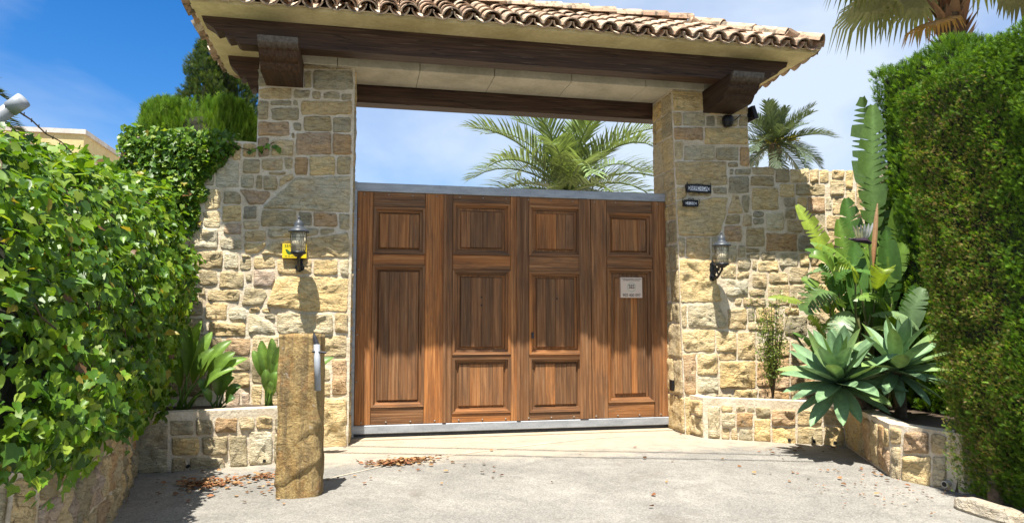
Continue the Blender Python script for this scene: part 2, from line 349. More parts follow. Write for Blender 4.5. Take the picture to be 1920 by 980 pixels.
# traced stone layouts: tint letter, then corners (distance along the wall, height) in millimetres
LEFT_STONES = '''\
g -975,3811 -910,3816 -904,3621 -969,3616
t -528,3891 -34,3928 -33,3880 -527,3844
g -515,3820 -454,3825 -450,3645 -511,3641
g -427,3841 -33,3870 -29,3643 -421,3617
t -963,3611 -643,3632 -639,3514 -959,3494
g -631,3609 -460,3621 -458,3538 -629,3527
t -438,3616 -349,3622 -347,3527 -436,3521
g -327,3612 -159,3623 -157,3545 -325,3534
g -130,3595 -40,3601 -39,3534 -129,3529
g -969,3475 -878,3481 -872,3283 -963,3277
g -856,3477 -639,3490 -637,3437 -854,3424
g -628,3494 -582,3496 -580,3423 -626,3420
g -833,3419 -555,3437 -551,3283 -828,3268
t -562,3507 -39,3540 -36,3367 -558,3336
g -514,3344 -232,3361 -228,3183 -510,3168
g -220,3332 -46,3342 -43,3182 -217,3172
r -962,3254 -644,3272 -639,3114 -957,3098
g -611,3262 -540,3266 -537,3173 -608,3169
g -649,3149 -608,3151 -606,3087 -647,3085
r -591,3158 -228,3178 -223,2942 -585,2925
r -222,3160 -38,3170 -34,2945 -217,2937
r -962,3080 -860,3085 -853,2878 -955,2873
t -827,3064 -611,3075 -606,2912 -822,2902
t -922,2856 -708,2866 -704,2734 -918,2725
g -692,2867 -611,2871 -608,2755 -688,2752
r -600,2883 -470,2889 -465,2715 -595,2709
y -448,2901 -195,2913 -191,2720 -443,2710
g -161,2915 -37,2920 -33,2739 -158,2733
g -844,2739 -688,2746 -687,2694 -842,2688
t -740,2681 -629,2733 -597,2686 -740,2575
g -970,2688 -906,2691 -901,2537 -965,2535
g -901,2691 -767,2697 -762,2525 -895,2520
w -900,2345 -573,2670 -35,2709 -41,2328 -585,2326
g -931,2310 -569,2321 -564,2162 -926,2153
d -531,2305 -417,2309 -414,2178 -527,2175
r -390,2304 -155,2311 -152,2168 -386,2161
g -133,2311 -39,2314 -36,2142 -129,2139
w -830,2144 -612,2150 -609,2043 -827,2038
g -494,2153 -337,2157 -336,2077 -492,2074
g -321,2152 -195,2155 -194,2101 -320,2098
y -974,1884 -852,2004 -609,2037 -469,2023 -529,1848 -678,1845
y -459,2029 -123,2103 -39,2125 -34,1857 -518,1846
y -962,1832 -757,1835 -754,1724 -958,1721
t -736,1819 -400,1824 -396,1673 -731,1669
y -383,1819 -134,1823 -131,1660 -380,1657
w -118,1829 -39,1830 -36,1655 -114,1654
p -963,1710 -764,1713 -759,1553 -958,1551
y -853,1366 -741,1654 -353,1663 -309,1635 -37,1633 -37,1297 -387,1296
d -829,1268 -740,1268 -738,1219 -827,1219
t -867,1322 -789,1322 -787,1284 -866,1284
w -730,1273 -172,1274 -167,1059 -723,1061
t -161,1274 -36,1274 -32,1075 -157,1075
t -959,1055 -698,1053 -691,820 -951,823
y -344,1065 -41,1064 -37,839 -339,842
r -185,815 -43,813 -36,454 -177,457
w -278,718 -189,717 -186,593 -276,595
t -275,582 -180,580 -177,444 -272,446
y -272,440 -36,434 -26,-54 -261,-46
y -949,574 -844,573 -835,294 -939,296
p -1038,500 -952,498 -946,309 -1031,311
g -950,791 -715,788 -709,583 -943,587
t -691,820 -287,816 -281,575 -684,582
t -832,572 -534,567 -526,273 -823,281
y -527,567 -281,562 -274,266 -519,273
t -674,264 -274,253 -267,-46 -665,-32
p -1198,566 -1046,564 -1037,299 -1187,303
t -685,1047 -356,1045 -351,829 -679,833
t -1200,3001 -1124,3005 -1118,2840 -1193,2837
t -1115,3001 -988,3007 -984,2883 -1111,2877
w -1368,2806 -1121,2817 -1111,2536 -1357,2527
g -1109,2841 -940,2849 -935,2702 -1104,2695
g -1133,2680 -990,2686 -986,2559 -1129,2554
r -1174,2543 -857,2532 -834,2478 -899,2376 -1059,2376
g -1446,2681 -1367,2684 -1362,2558 -1440,2555
y -1448,2528 -1291,2534 -1282,2319 -1439,2314
g -1277,2503 -1114,2509 -1110,2383 -1272,2378
y -1304,2359 -1101,2365 -1095,2200 -1298,2194
d -1075,2357 -958,2361 -953,2222 -1070,2218
w -1446,2296 -1273,2302 -1267,2142 -1439,2137
p -1268,2179 -1086,2184 -1082,2069 -1264,2064
t -1074,2216 -898,2221 -895,2122 -1071,2118
w -1573,2110 -1299,2117 -1291,1914 -1564,1908
w -1305,2050 -1081,2055 -1076,1905 -1299,1900
d -1144,2054 -1069,2056 -1067,1998 -1141,1996
t -1062,2109 -853,2114 -849,2003 -1058,1998
y -1062,1980 -861,1985 -858,1882 -1058,1878
g -1515,1901 -1258,1906 -1250,1717 -1507,1713
g -1568,1908 -1519,1909 -1511,1726 -1560,1726
w -1249,1884 -1104,1886 -1098,1706 -1242,1704
g -1078,1860 -1004,1862 -1002,1826 -1077,1825
g -1102,1820 -977,1822 -973,1686 -1097,1684
d -1039,1672 -972,1673 -970,1602 -1036,1602
d -1575,1700 -1494,1701 -1489,1579 -1569,1579
g -1490,1701 -1295,1703 -1288,1534 -1483,1532
g -1291,1708 -1056,1711 -1049,1505 -1283,1503
d -1597,1574 -1485,1575 -1479,1446 -1591,1445
g -1484,1554 -1407,1554 -1402,1442 -1479,1442
y -1398,1528 -1091,1531 -1086,1392 -1392,1390
g -1073,1345 -1049,1525 -862,1516 -818,1450 -877,1346
t -996,1335 -887,1335 -885,1286 -994,1286
d -1588,1520 -1477,1521 -1474,1446 -1584,1445
d -1654,1429 -1423,1430 -1415,1242 -1645,1242
t -1411,1382 -1198,1383 -1191,1216 -1404,1216
w -1185,1329 -1006,1329 -1001,1188 -1180,1189
d -1660,1237 -1400,1237 -1394,1093 -1653,1094
t -1383,1200 -1022,1199 -1016,1043 -1377,1045
w -1004,1264 -895,1264 -747,1177 -681,1074 -997,1070
d -1716,1073 -1593,1072 -1587,941 -1710,942
t -1351,1040 -1220,1039 -1216,943 -1347,944
r -1210,1033 -965,1032 -958,855 -1203,858
d -1593,1072 -1358,1071 -1352,923 -1586,925
d -1719,931 -1586,930 -1576,715 -1709,717
d -1581,914 -1351,912 -1344,733 -1572,736
t -1253,853 -953,850 -948,706 -1248,710
t -1322,701 -1202,699 -1195,531 -1316,533
t -1197,699 -948,695 -942,515 -1190,520
d -1738,707 -1342,701 -1333,481 -1728,489
t -1347,923 -1261,922 -1253,721 -1338,722'''
RIGHT_STONES = '''\
y 3651,3900 4099,3930 4086,3668 3640,3641
t 3653,3629 3735,3634 3728,3468 3646,3464
w 3769,3622 4032,3638 4025,3485 3762,3470
d 4065,3607 4159,3612 4153,3492 4059,3487
g 4198,3615 4467,3630 4460,3509 4192,3494
g 4481,3631 4588,3637 4581,3509 4474,3503
r 3645,3431 4009,3451 4003,3319 3639,3300
y 4030,3459 4580,3489 4567,3275 4020,3247
t 3638,3274 3740,3279 3731,3077 3629,3072
w 3766,3248 4139,3266 4129,3069 3757,3052
g 4172,3228 4445,3242 4436,3083 4163,3070
r 4481,3244 4580,3249 4567,3022 4468,3018
t 3635,3040 4303,3070 4286,2768 3622,2743
g 4302,3057 4428,3063 4424,2990 4298,2984
g 4333,2986 4368,2987 4364,2909 4329,2907
g 4396,2995 4594,3004 4589,2918 4392,2910
t 4109,3783 4598,3814 4589,3651 4101,3622
d 4304,2882 4571,2893 4559,2696 4293,2686
t 3633,2746 3768,2751 3761,2597 3626,2592
t 3793,2701 4067,2711 4062,2614 3789,2604
g 4116,2745 4269,2751 4265,2679 4113,2674
y 3626,2579 3924,2583 4285,2660 4250,2523 4219,2329 4150,2186 3615,2174
t 4355,2667 4445,2670 4496,2459 4266,2446
g 4473,2667 4572,2670 4559,2461 4461,2458
g 4245,2426 4425,2431 4418,2308 4238,2304
t 4439,2432 4628,2437 4619,2281 4430,2277
r 4232,2316 4468,2323 4457,2129 4222,2124
d 4554,2487 4766,2494 4756,2330 4544,2325
t 3607,2142 3714,2144 3705,1937 3598,1935
t 3741,2139 4038,2146 4027,1924 3731,1919
g 4045,2152 4148,2154 4138,1970 4036,1968
w 4239,2061 4363,2063 4352,1872 4229,1870
w 4377,2064 4467,2066 4460,1938 4370,1936
d 4487,2053 4661,2057 4653,1922 4479,1919
g 4368,1911 4604,1914 4596,1780 4361,1777
t 4056,1956 4220,1959 4214,1857 4051,1855
t 4625,3003 4908,3015 4902,2920 4619,2909
g 4589,2915 4895,2927 4886,2788 4581,2777
d 4923,2994 5114,3002 5103,2840 4912,2833
y 5117,3000 5379,3010 5364,2858 5106,2848
t 5389,3006 5555,3008 5543,2853 5374,2851
y 5555,3004 5738,3001 5728,2836 5542,2838
t 5756,2997 5957,2987 5953,2885 5750,2894
y 5957,2980 6083,2971 6075,2760 5947,2768
y 4604,2770 5004,2785 4985,2495 4587,2482
y 4904,2825 5166,2836 5155,2674 4894,2665
g 5174,2836 5632,2845 5621,2690 5164,2682
g 5019,2648 5162,2653 5154,2543 5011,2539
y 5179,2675 5315,2680 5300,2468 5165,2464
r 5331,2680 5631,2683 5616,2478 5317,2476
w 5641,2690 5738,2688 5727,2513 5628,2515
t 5746,2674 5952,2666 5941,2441 5732,2448
t 5693,2895 5962,2884 5952,2680 5680,2690
y 5965,2753 6148,2741 6136,2410 5949,2419
d 4557,2496 4758,2502 4747,2322 4546,2317
w 4741,2465 5023,2474 5009,2258 4727,2251
g 4996,2538 5186,2544 5174,2363 4984,2358
t 5044,2431 5250,2437 5236,2227 5030,2222
g 4499,2302 4754,2308 4738,2045 4484,2040
r 4735,2244 5155,2254 5138,2010 4720,2002
d 5178,2197 5457,2202 5440,2022 5166,2017
g 5252,2459 5605,2464 5589,2253 5237,2249
t 5645,2464 5885,2458 5876,2277 5632,2282
t 5661,2267 5903,2262 5893,2061 5646,2065
t 5920,2406 6117,2397 6110,2218 5911,2226
g 5916,2147 6069,2142 6064,2042 5911,2046
g 5718,2079 5874,2076 5861,1847 5702,1849
t 5873,2047 6074,2042 6065,1829 5861,1833
d 4492,2047 4653,2050 4646,1923 4485,1920
d 4666,2001 4859,2004 4853,1905 4660,1902
w 4874,1991 5156,1996 5145,1832 4864,1828
y 5172,1996 5299,1998 5287,1834 5161,1832
g 4484,1899 4614,1901 4606,1775 4476,1773
y 4621,1894 4923,1899 4914,1772 4613,1768
t 5315,2006 5693,2007 5680,1835 5303,1834
t 6092,2970 6210,2960 6192,2407 6070,2414
t 6126,2396 6192,2393 6172,1812 6103,1814
t 4477,1780 4546,1781 4541,1692 4472,1691
t 4524,1755 4740,1758 4728,1567 4513,1565
t 4754,1758 5008,1762 4999,1633 4746,1631
g 4492,1565 4686,1567 4681,1484 4487,1483
t 4731,1611 5019,1614 5003,1372 4716,1371
y 4931,1353 5108,1353 5102,1264 4925,1264
g 4451,1339 4555,1339 4546,1189 4443,1189
t 4563,1364 4813,1365 4802,1188 4552,1189
t 4820,1264 4918,1264 4905,1063 4808,1063
g 4925,1264 5229,1264 5213,1036 4911,1037
y 5446,1010 5634,1010 5622,871 5431,871
t 5664,1137 6004,1138 5994,936 5647,934
g 5240,1011 5446,1010 5424,808 5225,809
t 5026,1826 5269,1830 5256,1636 5013,1633
t 5027,1627 5255,1629 5236,1354 5009,1353
t 5235,1341 5602,1341 5586,1162 5222,1163
t 4442,1176 4787,1176 4781,1076 4436,1077
t 5298,1830 5641,1832 5626,1637 5284,1636
y 5283,1623 5701,1624 5681,1354 5264,1354
t 5641,1341 6015,1340 6005,1150 5625,1150
y 5715,1831 6037,1826 6027,1595 5699,1598
t 5735,1585 6026,1582 6015,1353 5719,1354
t 5646,921 5993,923 5982,710 5628,707
y 3624,1905 4052,1888 4121,1637 4151,1425 3615,1404 3581,1681
y 4166,1851 4344,1854 4335,1677 4157,1675
t 4354,1772 4554,1775 4549,1686 4349,1683
w 4218,1669 4486,1672 4474,1470 4207,1469
t 4316,1463 4391,1464 4387,1388 4312,1388
t 4412,1464 4702,1465 4695,1352 4405,1351
t 3555,1373 3706,1373 3695,1116 3544,1116
w 3726,1379 4094,1381 4209,1115 3715,1128
t 4180,1338 4460,1339 4445,1089 4167,1090
y 3569,1098 4039,1097 4027,846 3559,850
y 4059,1090 4302,1090 4288,843 4047,845
t 4322,1077 4547,1076 4528,755 4304,757
t 4079,833 4295,831 4290,751 4075,754
r 3558,839 3794,837 3772,374 3538,379
y 3814,837 4059,834 4047,585 3802,589
w 3814,571 4059,567 4049,368 3805,373
y 4081,743 4534,737 4516,431 4066,440
r 4534,737 4740,735 4721,440 4516,444
r 4756,772 4958,770 4946,584 4744,587
r 4743,574 4945,571 4934,411 4733,415
r 4543,431 4720,427 4708,238 4531,243
r 4732,403 4925,399 4915,240 4722,244
t 3991,405 4224,401 4217,274 3985,280
y 4232,425 4542,419 4531,243 4222,250
y 3615,359 3949,352 3984,274 3904,240 3901,-81 3641,-72
t 4545,922 4751,921 4740,747 4535,750
t 4761,958 4971,957 4959,782 4750,784
t 4984,957 5287,955 5269,704 4967,707
r 4966,695 5268,691 5251,455 4950,460
t 4949,448 5250,442 5234,220 4935,227'''
LEFT_PLANTER_STONES = '''\
g -17,372 224,359 238,-50 -2,-31
g 237,358 422,348 425,238 241,250
g 435,354 579,346 583,221 439,230
r 582,354 767,344 771,228 585,239
w 785,354 910,347 913,250 788,257
t 921,354 1062,347 1065,252 923,260
d 1070,335 1162,330 1165,223 1073,229
y 268,219 470,206 475,61 273,75
g 493,227 704,214 709,51 498,66
g 697,229 853,219 860,-56 705,-44
w 866,241 1062,229 1069,-50 874,-35
g 1070,206 1203,198 1208,-46 1076,-35
g 274,65 380,57 384,-62 278,-54
g 387,60 668,39 671,-78 391,-56'''
RIGHT_PLANTER_STONES = '''\
w 64,282 180,287 173,-31 57,-37
y 192,288 299,292 298,243 191,239
w 194,222 333,228 329,82 191,76
r 345,233 512,240 509,83 341,75
t 350,290 440,293 439,261 349,257
g 448,290 525,293 524,257 447,253
d 533,285 679,291 677,203 531,197
t 183,67 274,72 272,-42 180,-47
t 282,72 349,75 346,-46 279,-49
g 360,68 501,75 497,-57 357,-65
y 519,180 684,187 678,-40 513,-49
r 697,268 920,277 916,127 693,116
y 696,92 919,103 914,-54 692,-67
y 941,112 1174,124 1168,-48 936,-61
y 1196,133 1383,142 1377,-51 1190,-62
t 950,278 1171,288 1167,139 946,128
t 1201,297 1389,304 1384,157 1196,148'''
RIGHT_PLANTER_END_STONES = '''\
t -8,373 102,387 95,220 -15,203
t 130,386 276,405 274,355 128,335
r 132,331 344,360 337,199 125,165
t -26,192 104,212 91,-65 -38,-91
y 100,140 349,181 338,-45 90,-95
w 353,177 456,194 445,-24 343,-44
t 355,399 466,413 456,211 345,192'''
# ------------------------------------------------------------------ masonry
def parse(txt):
    out = []
    for line in txt.strip().splitlines():
        k, *p = line.split()
        out.append((k, [tuple(float(q) / 1000 for q in a.split(',')) for a in p]))
    return out
def clip(poly, n, c):
    out = []
    for i in range(len(poly)):
        a, b = poly[i], poly[(i + 1) % len(poly)]
        da, db = n[0] * a[0] + n[1] * a[1] - c, n[0] * b[0] + n[1] * b[1] - c
        if da <= 0: out.append(a)
        if da * db < 0:
            t = da / (da - db); out.append((a[0] + t * (b[0] - a[0]), a[1] + t * (b[1] - a[1])))
    return out
def normals(p):
    out = []
    for i in range(len(p)):
        a, b = p[i], p[(i + 1) % len(p)]; d = (b[0] - a[0], b[1] - a[1]); l = math.hypot(*d)
        if l > 1e-4: out += [(d[1] / l, -d[0] / l), (-d[1] / l, d[0] / l)]
    return out
def grow(p, e):
    area = sum(p[i][0] * p[(i + 1) % len(p)][1] - p[(i + 1) % len(p)][0] * p[i][1] for i in range(len(p)))
    sg = 1 if area > 0 else -1; L = []
    for i in range(len(p)):
        a, b = p[i], p[(i + 1) % len(p)]; l = math.hypot(b[0] - a[0], b[1] - a[1]) or 1e-6
        n = (sg * (b[1] - a[1]) / l, -sg * (b[0] - a[0]) / l); L.append((n, n[0] * a[0] + n[1] * a[1] + e))
    out = []
    for i in range(len(p)):
        (n, c), (m, d) = L[i - 1], L[i]; det = n[0] * m[1] - n[1] * m[0]
        out.append(((c * m[1] - d * n[1]) / det, (n[0] * d - m[0] * c) / det) if abs(det) > 0.15 else p[i])
    return out
def cells(stones, gap=0.017, lim=None, e=0.011):
    """keep traced stones from touching: cut each pair apart along its best separating line"""
    out = []
    stones = [(k, grow(p, e)) for k, p in stones]
    bb = [(min(x for x, _ in p), max(x for x, _ in p), min(z for _, z in p), max(z for _, z in p)) for _, p in stones]
    for i, (k, p) in enumerate(stones):
        q = list(p)
        for j, (_, r) in enumerate(stones):
            if i == j or bb[i][0] > bb[j][1] + 0.03 or bb[j][0] > bb[i][1] + 0.03 or bb[i][2] > bb[j][3] + 0.03 or bb[j][2] > bb[i][3] + 0.03: continue
            best = None
            for n in normals(p) + normals(r):
                hi = max(n[0] * a + n[1] * b for a, b in p); lo = min(n[0] * a + n[1] * b for a, b in r)
                if best is None or lo - hi > best[0]: best = (lo - hi, n, (hi + lo) / 2)
            if best[0] < gap: q = clip(q, best[1], best[2] - gap / 2)
            if len(q) < 3: break
        if lim:
            for n, c in lim: q = clip(q, n, c) if len(q) >= 3 else q
        if len(q) >= 3:
            w = max(a for a, _ in q) - min(a for a, _ in q); h = max(b for _, b in q) - min(b for _, b in q)
            if min(w, h) > 0.025: out.append((k, q))
    return out
def course_fill(s0, s1, z0, z1, hmin, hmax, wmin, wmax, tints, rnd, gap=0.018):
    """rubble laid in rough courses"""
    out = []; z = z0
    while z < z1 - 0.05:
        h = min(rnd.uniform(hmin, hmax), z1 - z)
        if z1 - z - h < hmin * 0.6: h = z1 - z
        s = s0
        while s < s1 - 0.03:
            w = min(rnd.uniform(wmin, wmax), s1 - s)
            if s1 - s - w < wmin * 0.6: w = s1 - s
            g = gap / 2; j = lambda: rnd.uniform(-0.010, 0.010)
            if h > hmin * 1.7 and rnd.random() < 0.3:
                m = h * rnd.uniform(0.4, 0.6)
                for a, b in ((z, z + m), (z + m, z + h)):
                    out.append((rnd.choice(tints), [(s + g, a + g + j()), (s + w - g, a + g + j()), (s + w - g, b - g + j()), (s + g, b - g + j())]))
            else:
                out.append((rnd.choice(tints), [(s + g + j(), z + g + j()), (s + w - g + j(), z + g + j()), (s + w - g + j(), z + h - g + j()), (s + g + j(), z + h - g + j())]))
            s += w
        z += h
    return out
srnd = random.Random(11)
def lay_stones(cl, surf, parent, proud=0.014, rough=1.0, low=-0.03, mat=None):
    for k, poly in cl:
        P = []
        for i in range(len(poly)):                                   # cut the corners, break up the edges
            a, b = Vector(poly[i]), Vector(poly[(i + 1) % len(poly)]); L = (b - a).length
            if L < 0.012: continue
            c = min(0.013, L * 0.2); d = (b - a) / L
            m = max(1, int((L - 2 * c) / 0.04))
            for t in range(m + 1): P.append(a + d * (c + (L - 2 * c) * t / m))
        if len(P) < 5: continue
        sd = srnd.uniform(0, 100)
        P = [p + Vector((noise.noise((p.x * 14, p.y * 14, sd)), noise.noise((p.x * 14, p.y * 14, sd + 9)))) * 0.013 for p in P]
        c = sum(P, Vector((0, 0))) / len(P); n = len(P)
        rm = sum((p - c).length for p in P) / n
        size = min(max(p.x for p in P) - min(p.x for p in P), max(p.y for p in P) - min(p.y for p in P))
        h = proud * srnd.uniform(0.65, 1.25) * min(1, 0.55 + size * 2.2)
        tilt = Vector((srnd.uniform(-1, 1), srnd.uniform(-1, 1))) * 0.05 * rough
        def dd(p, kk):
            e = noise.fractal((p.x * 9, p.y * 12, sd), 0.8, 2.1, 5) * 0.030 * rough
            e += (abs(noise.noise((p.x * 4 + 3, p.y * 7, sd + 4))) - 0.2) * 0.022 * rough
            return max(0.0045, h * kk + (e + tilt.dot(p - c)) * (kk - 0.25))
        rings = [(1.0, None), (max(0.90, 1 - 0.004 / rm), 0.62), (max(0.75, 1 - 0.013 / rm), 1.0)]
        nr = max(2, min(8, int(rm / 0.032)))
        for q in range(1, nr): rings.append((rings[2][0] * (1 - q / nr), 1.08))
        v = []; f = []
        for kf, kd in rings:
            for p in P:
                q = c + (p - c) * kf
                v.append(surf(q.x, q.y, low if kd is None else dd(q, kd)))
        v.append(surf(c.x, c.y, dd(c, 1.08)))
        for a in range(len(rings) - 1):
            for i in range(n):
                j = (i + 1) % n; f.append((a * n + i, a * n + j, (a + 1) * n + j, (a + 1) * n + i))
        b = (len(rings) - 1) * n
        for i in range(n): f.append((b + i, b + (i + 1) % n, len(v) - 1))
        o = MB().add(v, f).build('stone', mat or M['stone'], parent, smooth=True)
        t = TINT[k]; u = srnd.uniform(0.88, 1.10); w = srnd.uniform(-0.02, 0.02)
        o.color = (min(1, t[0] * u + w), t[1] * u, max(0.02, t[2] * u - w), 1)
def sheet(surf, s0, s1, z0, z1, ns, nz, d=0.0):
    v = [surf(s0 + (s1 - s0) * i / ns, z0 + (z1 - z0) * j / nz, d + 0.004 * noise.noise((i * 1.7 + s0 * 5, j * 1.3, 3))) for j in range(nz + 1) for i in range(ns + 1)]
    f = [(j * (ns + 1) + i, j * (ns + 1) + i + 1, (j + 1) * (ns + 1) + i + 1, (j + 1) * (ns + 1) + i) for j in range(nz) for i in range(ns)]
    return v, f

# ------------------------------------------------------------------ ground
GZ = -0.05
g = MB(); n = 60; xs = [-400, -60, -20] + [-8 + 16 * i / 40 for i in range(41)] + [20, 60, 400]; ys = [-400, -60, -20] + [-9 + 12 * i / 30 for i in range(31)] + [20, 60, 400]
gv = [(x, y, GZ + (0.006 * noise.noise((x * 0.8, y * 0.8, 1)) if abs(x) < 9 and abs(y) < 10 else 0)) for y in ys for x in xs]
g.add(gv, [(j * len(xs) + i, j * len(xs) + i + 1, (j + 1) * len(xs) + i + 1, (j + 1) * len(xs) + i) for j in range(len(ys) - 1) for i in range(len(xs) - 1)])
tag(g.build('driveway', M['ground'], smooth=True), 'pale grey concrete driveway, beige with dust in front of the gate', 'driveway', kind='structure')
sm = MB()
pts = [(-0.1, -1.9), (0.35, -1.48), (0.8, -1.22), (1.35, -0.95), (1.9, -0.72), (2.5, -0.5), (3.0, -0.42), (3.6, -0.44)]
for i in range(len(pts) - 1):
    a, b = Vector(pts[i]), Vector(pts[i + 1]); nrm = Vector((-(b - a).y, (b - a).x)).normalized() * 0.0045
    sm.add([(*(a + nrm), GZ + 0.0075), (*(a - nrm), GZ + 0.0075), (*(b - nrm), GZ + 0.0075), (*(b + nrm), GZ + 0.0075)], [(0, 1, 2, 3)])
tag(sm.build('joint_line', M['mortar']), 'thin pale mortar joint running diagonally across the driveway', 'joint', kind='structure')
tag(MB().box(-0.03, 3.66, -0.14, 0.6, GZ - 0.05, GZ + 0.009).build('threshold', plaster('sandy_threshold_concrete', (0.40, 0.325, 0.225), (0.34, 0.275, 0.19))), 'sandy concrete threshold strip under the gate', 'threshold', kind='structure')

# ------------------------------------------------------------------ gate walls
R0, S0 = 0.95, 5.35
def wall(s, z, d=0.0):
    if s <= S0: p, q = (s, 0.0), (0.0, -1.0)
    else:
        t = (s - S0) / R0; p, q = (S0 + R0 * math.sin(t), -R0 * (1 - math.cos(t))), (-math.sin(t), -math.cos(t))
    b = 0.42 - 0.052 * z + d
    return (p[0] + q[0] * b, p[1] + q[1] * b, z)
PT = 3.895                                                           # pillar tops
def pillar_core(m, x0, x1):
    m.add([wall(x0, -0.3), wall(x1, -0.3), (x1, 0.35, -0.3), (x0, 0.35, -0.3), wall(x0, PT), wall(x1, PT), (x1, 0.35, PT), (x0, 0.35, PT)],
          [(3, 2, 1, 0), (4, 5, 6, 7), (0, 1, 5, 4), (1, 2, 6, 5), (2, 3, 7, 6), (3, 0, 4, 7)])
def wing_core(m, s0, s1, top, ns):
    for k in range(ns):
        a, b = s0 + (s1 - s0) * k / ns, s0 + (s1 - s0) * (k + 1) / ns
        ta, tb = [top + 0.02 * noise.noise((q * 4, 2, 5)) for q in (a, b)]
        v = [wall(a, -0.3), wall(b, -0.3), wall(b, -0.3, -0.72), wall(a, -0.3, -0.72), wall(a, ta), wall(b, tb), wall(b, tb, -0.55), wall(a, ta, -0.55)]
        m.add(v, [(0, 1, 5, 4), (4, 5, 6, 7), (2, 3, 7, 6)] + ([(3, 0, 4, 7)] if k == 0 else []) + ([(1, 2, 6, 5)] if k == ns - 1 else []))
def inner_face(x, side):
    def f(s, z, d=0.0):
        y0 = -(0.42 - 0.052 * z) + 0.012; return (x + side * d, y0 + (0.35 - y0) * s / 0.7, z)
    return f
lw = thing('stone_gate_wall', (-0.9, -0.2, GZ), 'sandstone gate pillar and wall with yellow sign, half covered by ivy', 'wall', 'stone walls flanking the gate')
m = MB(); pillar_core(m, -0.975, 0.0); m.build('pillar_core', M['mortar'], lw)
m = MB(); wing_core(m, -2.15, -0.976, 3.03, 10); m.build('wing_core', M['mortar'], lw, fix=True)
lay_stones(cells(parse(LEFT_STONES), lim=[((1, 0), -0.008), ((0, 1), PT - 0.004)]), wall, lw)
fr = random.Random(5)
lay_stones(course_fill(0.0, 0.7, -0.04, PT - 0.02, 0.14, 0.36, 0.2, 0.4, 'ggtty', fr), inner_face(0.0, 1), lw, proud=0.012, rough=0.5)
rw = thing('stone_gate_wall', (4.6, -0.2, GZ), 'sandstone gate pillar and curving wall bearing the house name plate', 'wall', 'stone walls flanking the gate')
m = MB(); pillar_core(m, 3.633, 4.59); m.build('pillar_core', M['mortar'], rw)
m = MB(); wing_core(m, 4.591, 6.85, 2.99, 26); m.build('wing_core', M['mortar'], rw)
lay_stones(cells(parse(RIGHT_STONES), lim=[((-1, 0), -3.641), ((0, 1), PT - 0.004)]), wall, rw)
lay_stones(course_fill(0.0, 0.7, -0.04, PT - 0.02, 0.16, 0.42, 0.18, 0.42, 'ggttyy', fr), inner_face(3.633, -1), rw, proud=0.012, rough=0.5)

# ------------------------------------------------------------------ planters and retaining wall
def seg(a, b, inward=0):
    a, b = Vector(a), Vector(b); d = (b - a).normalized(); q = Vector((d.y, -d.x))
    return (lambda s, z, e=0.0: (*(a + d * s + q * e), z)), (b - a).length
def ribbon_core(m, pts, th, top, closed=False):
    """low wall of thickness th to the left of the walked line"""
    n = len(pts); P = [Vector(p) for p in pts]; off = []
    for i in range(n):
        d0 = (P[i] - P[i - 1]).normalized() if i else None; d1 = (P[i + 1] - P[i]).normalized() if i < n - 1 else None
        d0 = d0 or d1; d1 = d1 or d0
        n0, n1 = Vector((-d0.y, d0.x)), Vector((-d1.y, d1.x)); k = (n0 + n1); k = k / max(0.3, k.dot(n0)); off.append(P[i] + k * th)
    for i in range(n - 1):
        a, b, c, d = P[i], P[i + 1], off[i + 1], off[i]
        v = [(*q, GZ - 0.2) for q in (a, b, c, d)] + [(*q, top) for q in (a, b, c, d)]
        m.add(v, [(4, 5, 6, 7), (0, 1, 5, 4), (2, 3, 7, 6)] + ([(3, 0, 4, 7)] if i == 0 else []) + ([(1, 2, 6, 5)] if i == n - 2 else []))
def weep(m, p, d): m.tube([Vector(p) + Vector(d) * 0.035, Vector(p) - Vector(d) * 0.05], 0.016, 10)
lp = thing('stone_planter', (-1.0, -1.2, GZ), 'low grey stone planter with strap-leaved plants beside the ivy', 'planter', 'stone planters')
LPa, LPb = (-1.684, -1.406), (-0.40, -1.15)
m = MB(); ribbon_core(m, [LPa, LPb, (-0.33, -0.46)], 0.16, 0.435)
m.build('wall_core', M['mortar'], lp)
sf, LL = seg(LPa, LPb)
def raised(st, k, lo=0.0):
    return [(t, [(a, (z - lo) * k + lo) for a, z in p]) for t, p in st]
lay_stones(cells(raised(parse(LEFT_PLANTER_STONES), 1.02), lim=[((0, 1), 0.40), ((1, 0), LL - 0.01)]), sf, lp, proud=0.016)
sf2, L2 = seg(LPb, (-0.33, -0.46))
lay_stones(course_fill(0.02, L2, -0.04, 0.40, 0.18, 0.24, 0.2, 0.3, 'gty', fr), sf2, lp, proud=0.018)
MB().add([(-1.68, -1.36, 0.36), (-0.45, -1.1, 0.36), (-0.4, -0.4, 0.38), (-2.2, -0.4, 0.38)], [(0, 1, 2, 3)]).build('soil', M['soil'], lp)
for x in (-1.30, -0.70):
    t = (x + 1.684) / 1.284; MB().tube([(x, LPa[1] + 0.256 * t - 0.03, GZ + 0.035), (x, LPa[1] + 0.256 * t + 0.05, GZ + 0.035)], 0.014, 10).build('weep_hole', M['black'], lp)
rp = thing('stone_planter', (4.6, -2.0, GZ), 'low golden stone planter with two grey-green agaves by the cypress hedge', 'planter', 'stone planters')
PR = [(3.72, -0.68), (4.89, -1.42), (4.30, -2.78), (4.45, -3.35)]
m = MB(); ribbon_core(m, [(3.69, -0.38)] + PR + [(5.1, -3.5)], 0.15, 0.375); m.build('wall_core', M['mortar'], rp)
sf, L0 = seg((3.69, -0.38), PR[0])
lay_stones(course_fill(0.0, L0, -0.04, 0.345, 0.2, 0.42, 0.2, 0.42, 'yt', fr), sf, rp, proud=0.020)
sf, L1 = seg(PR[0], PR[1])
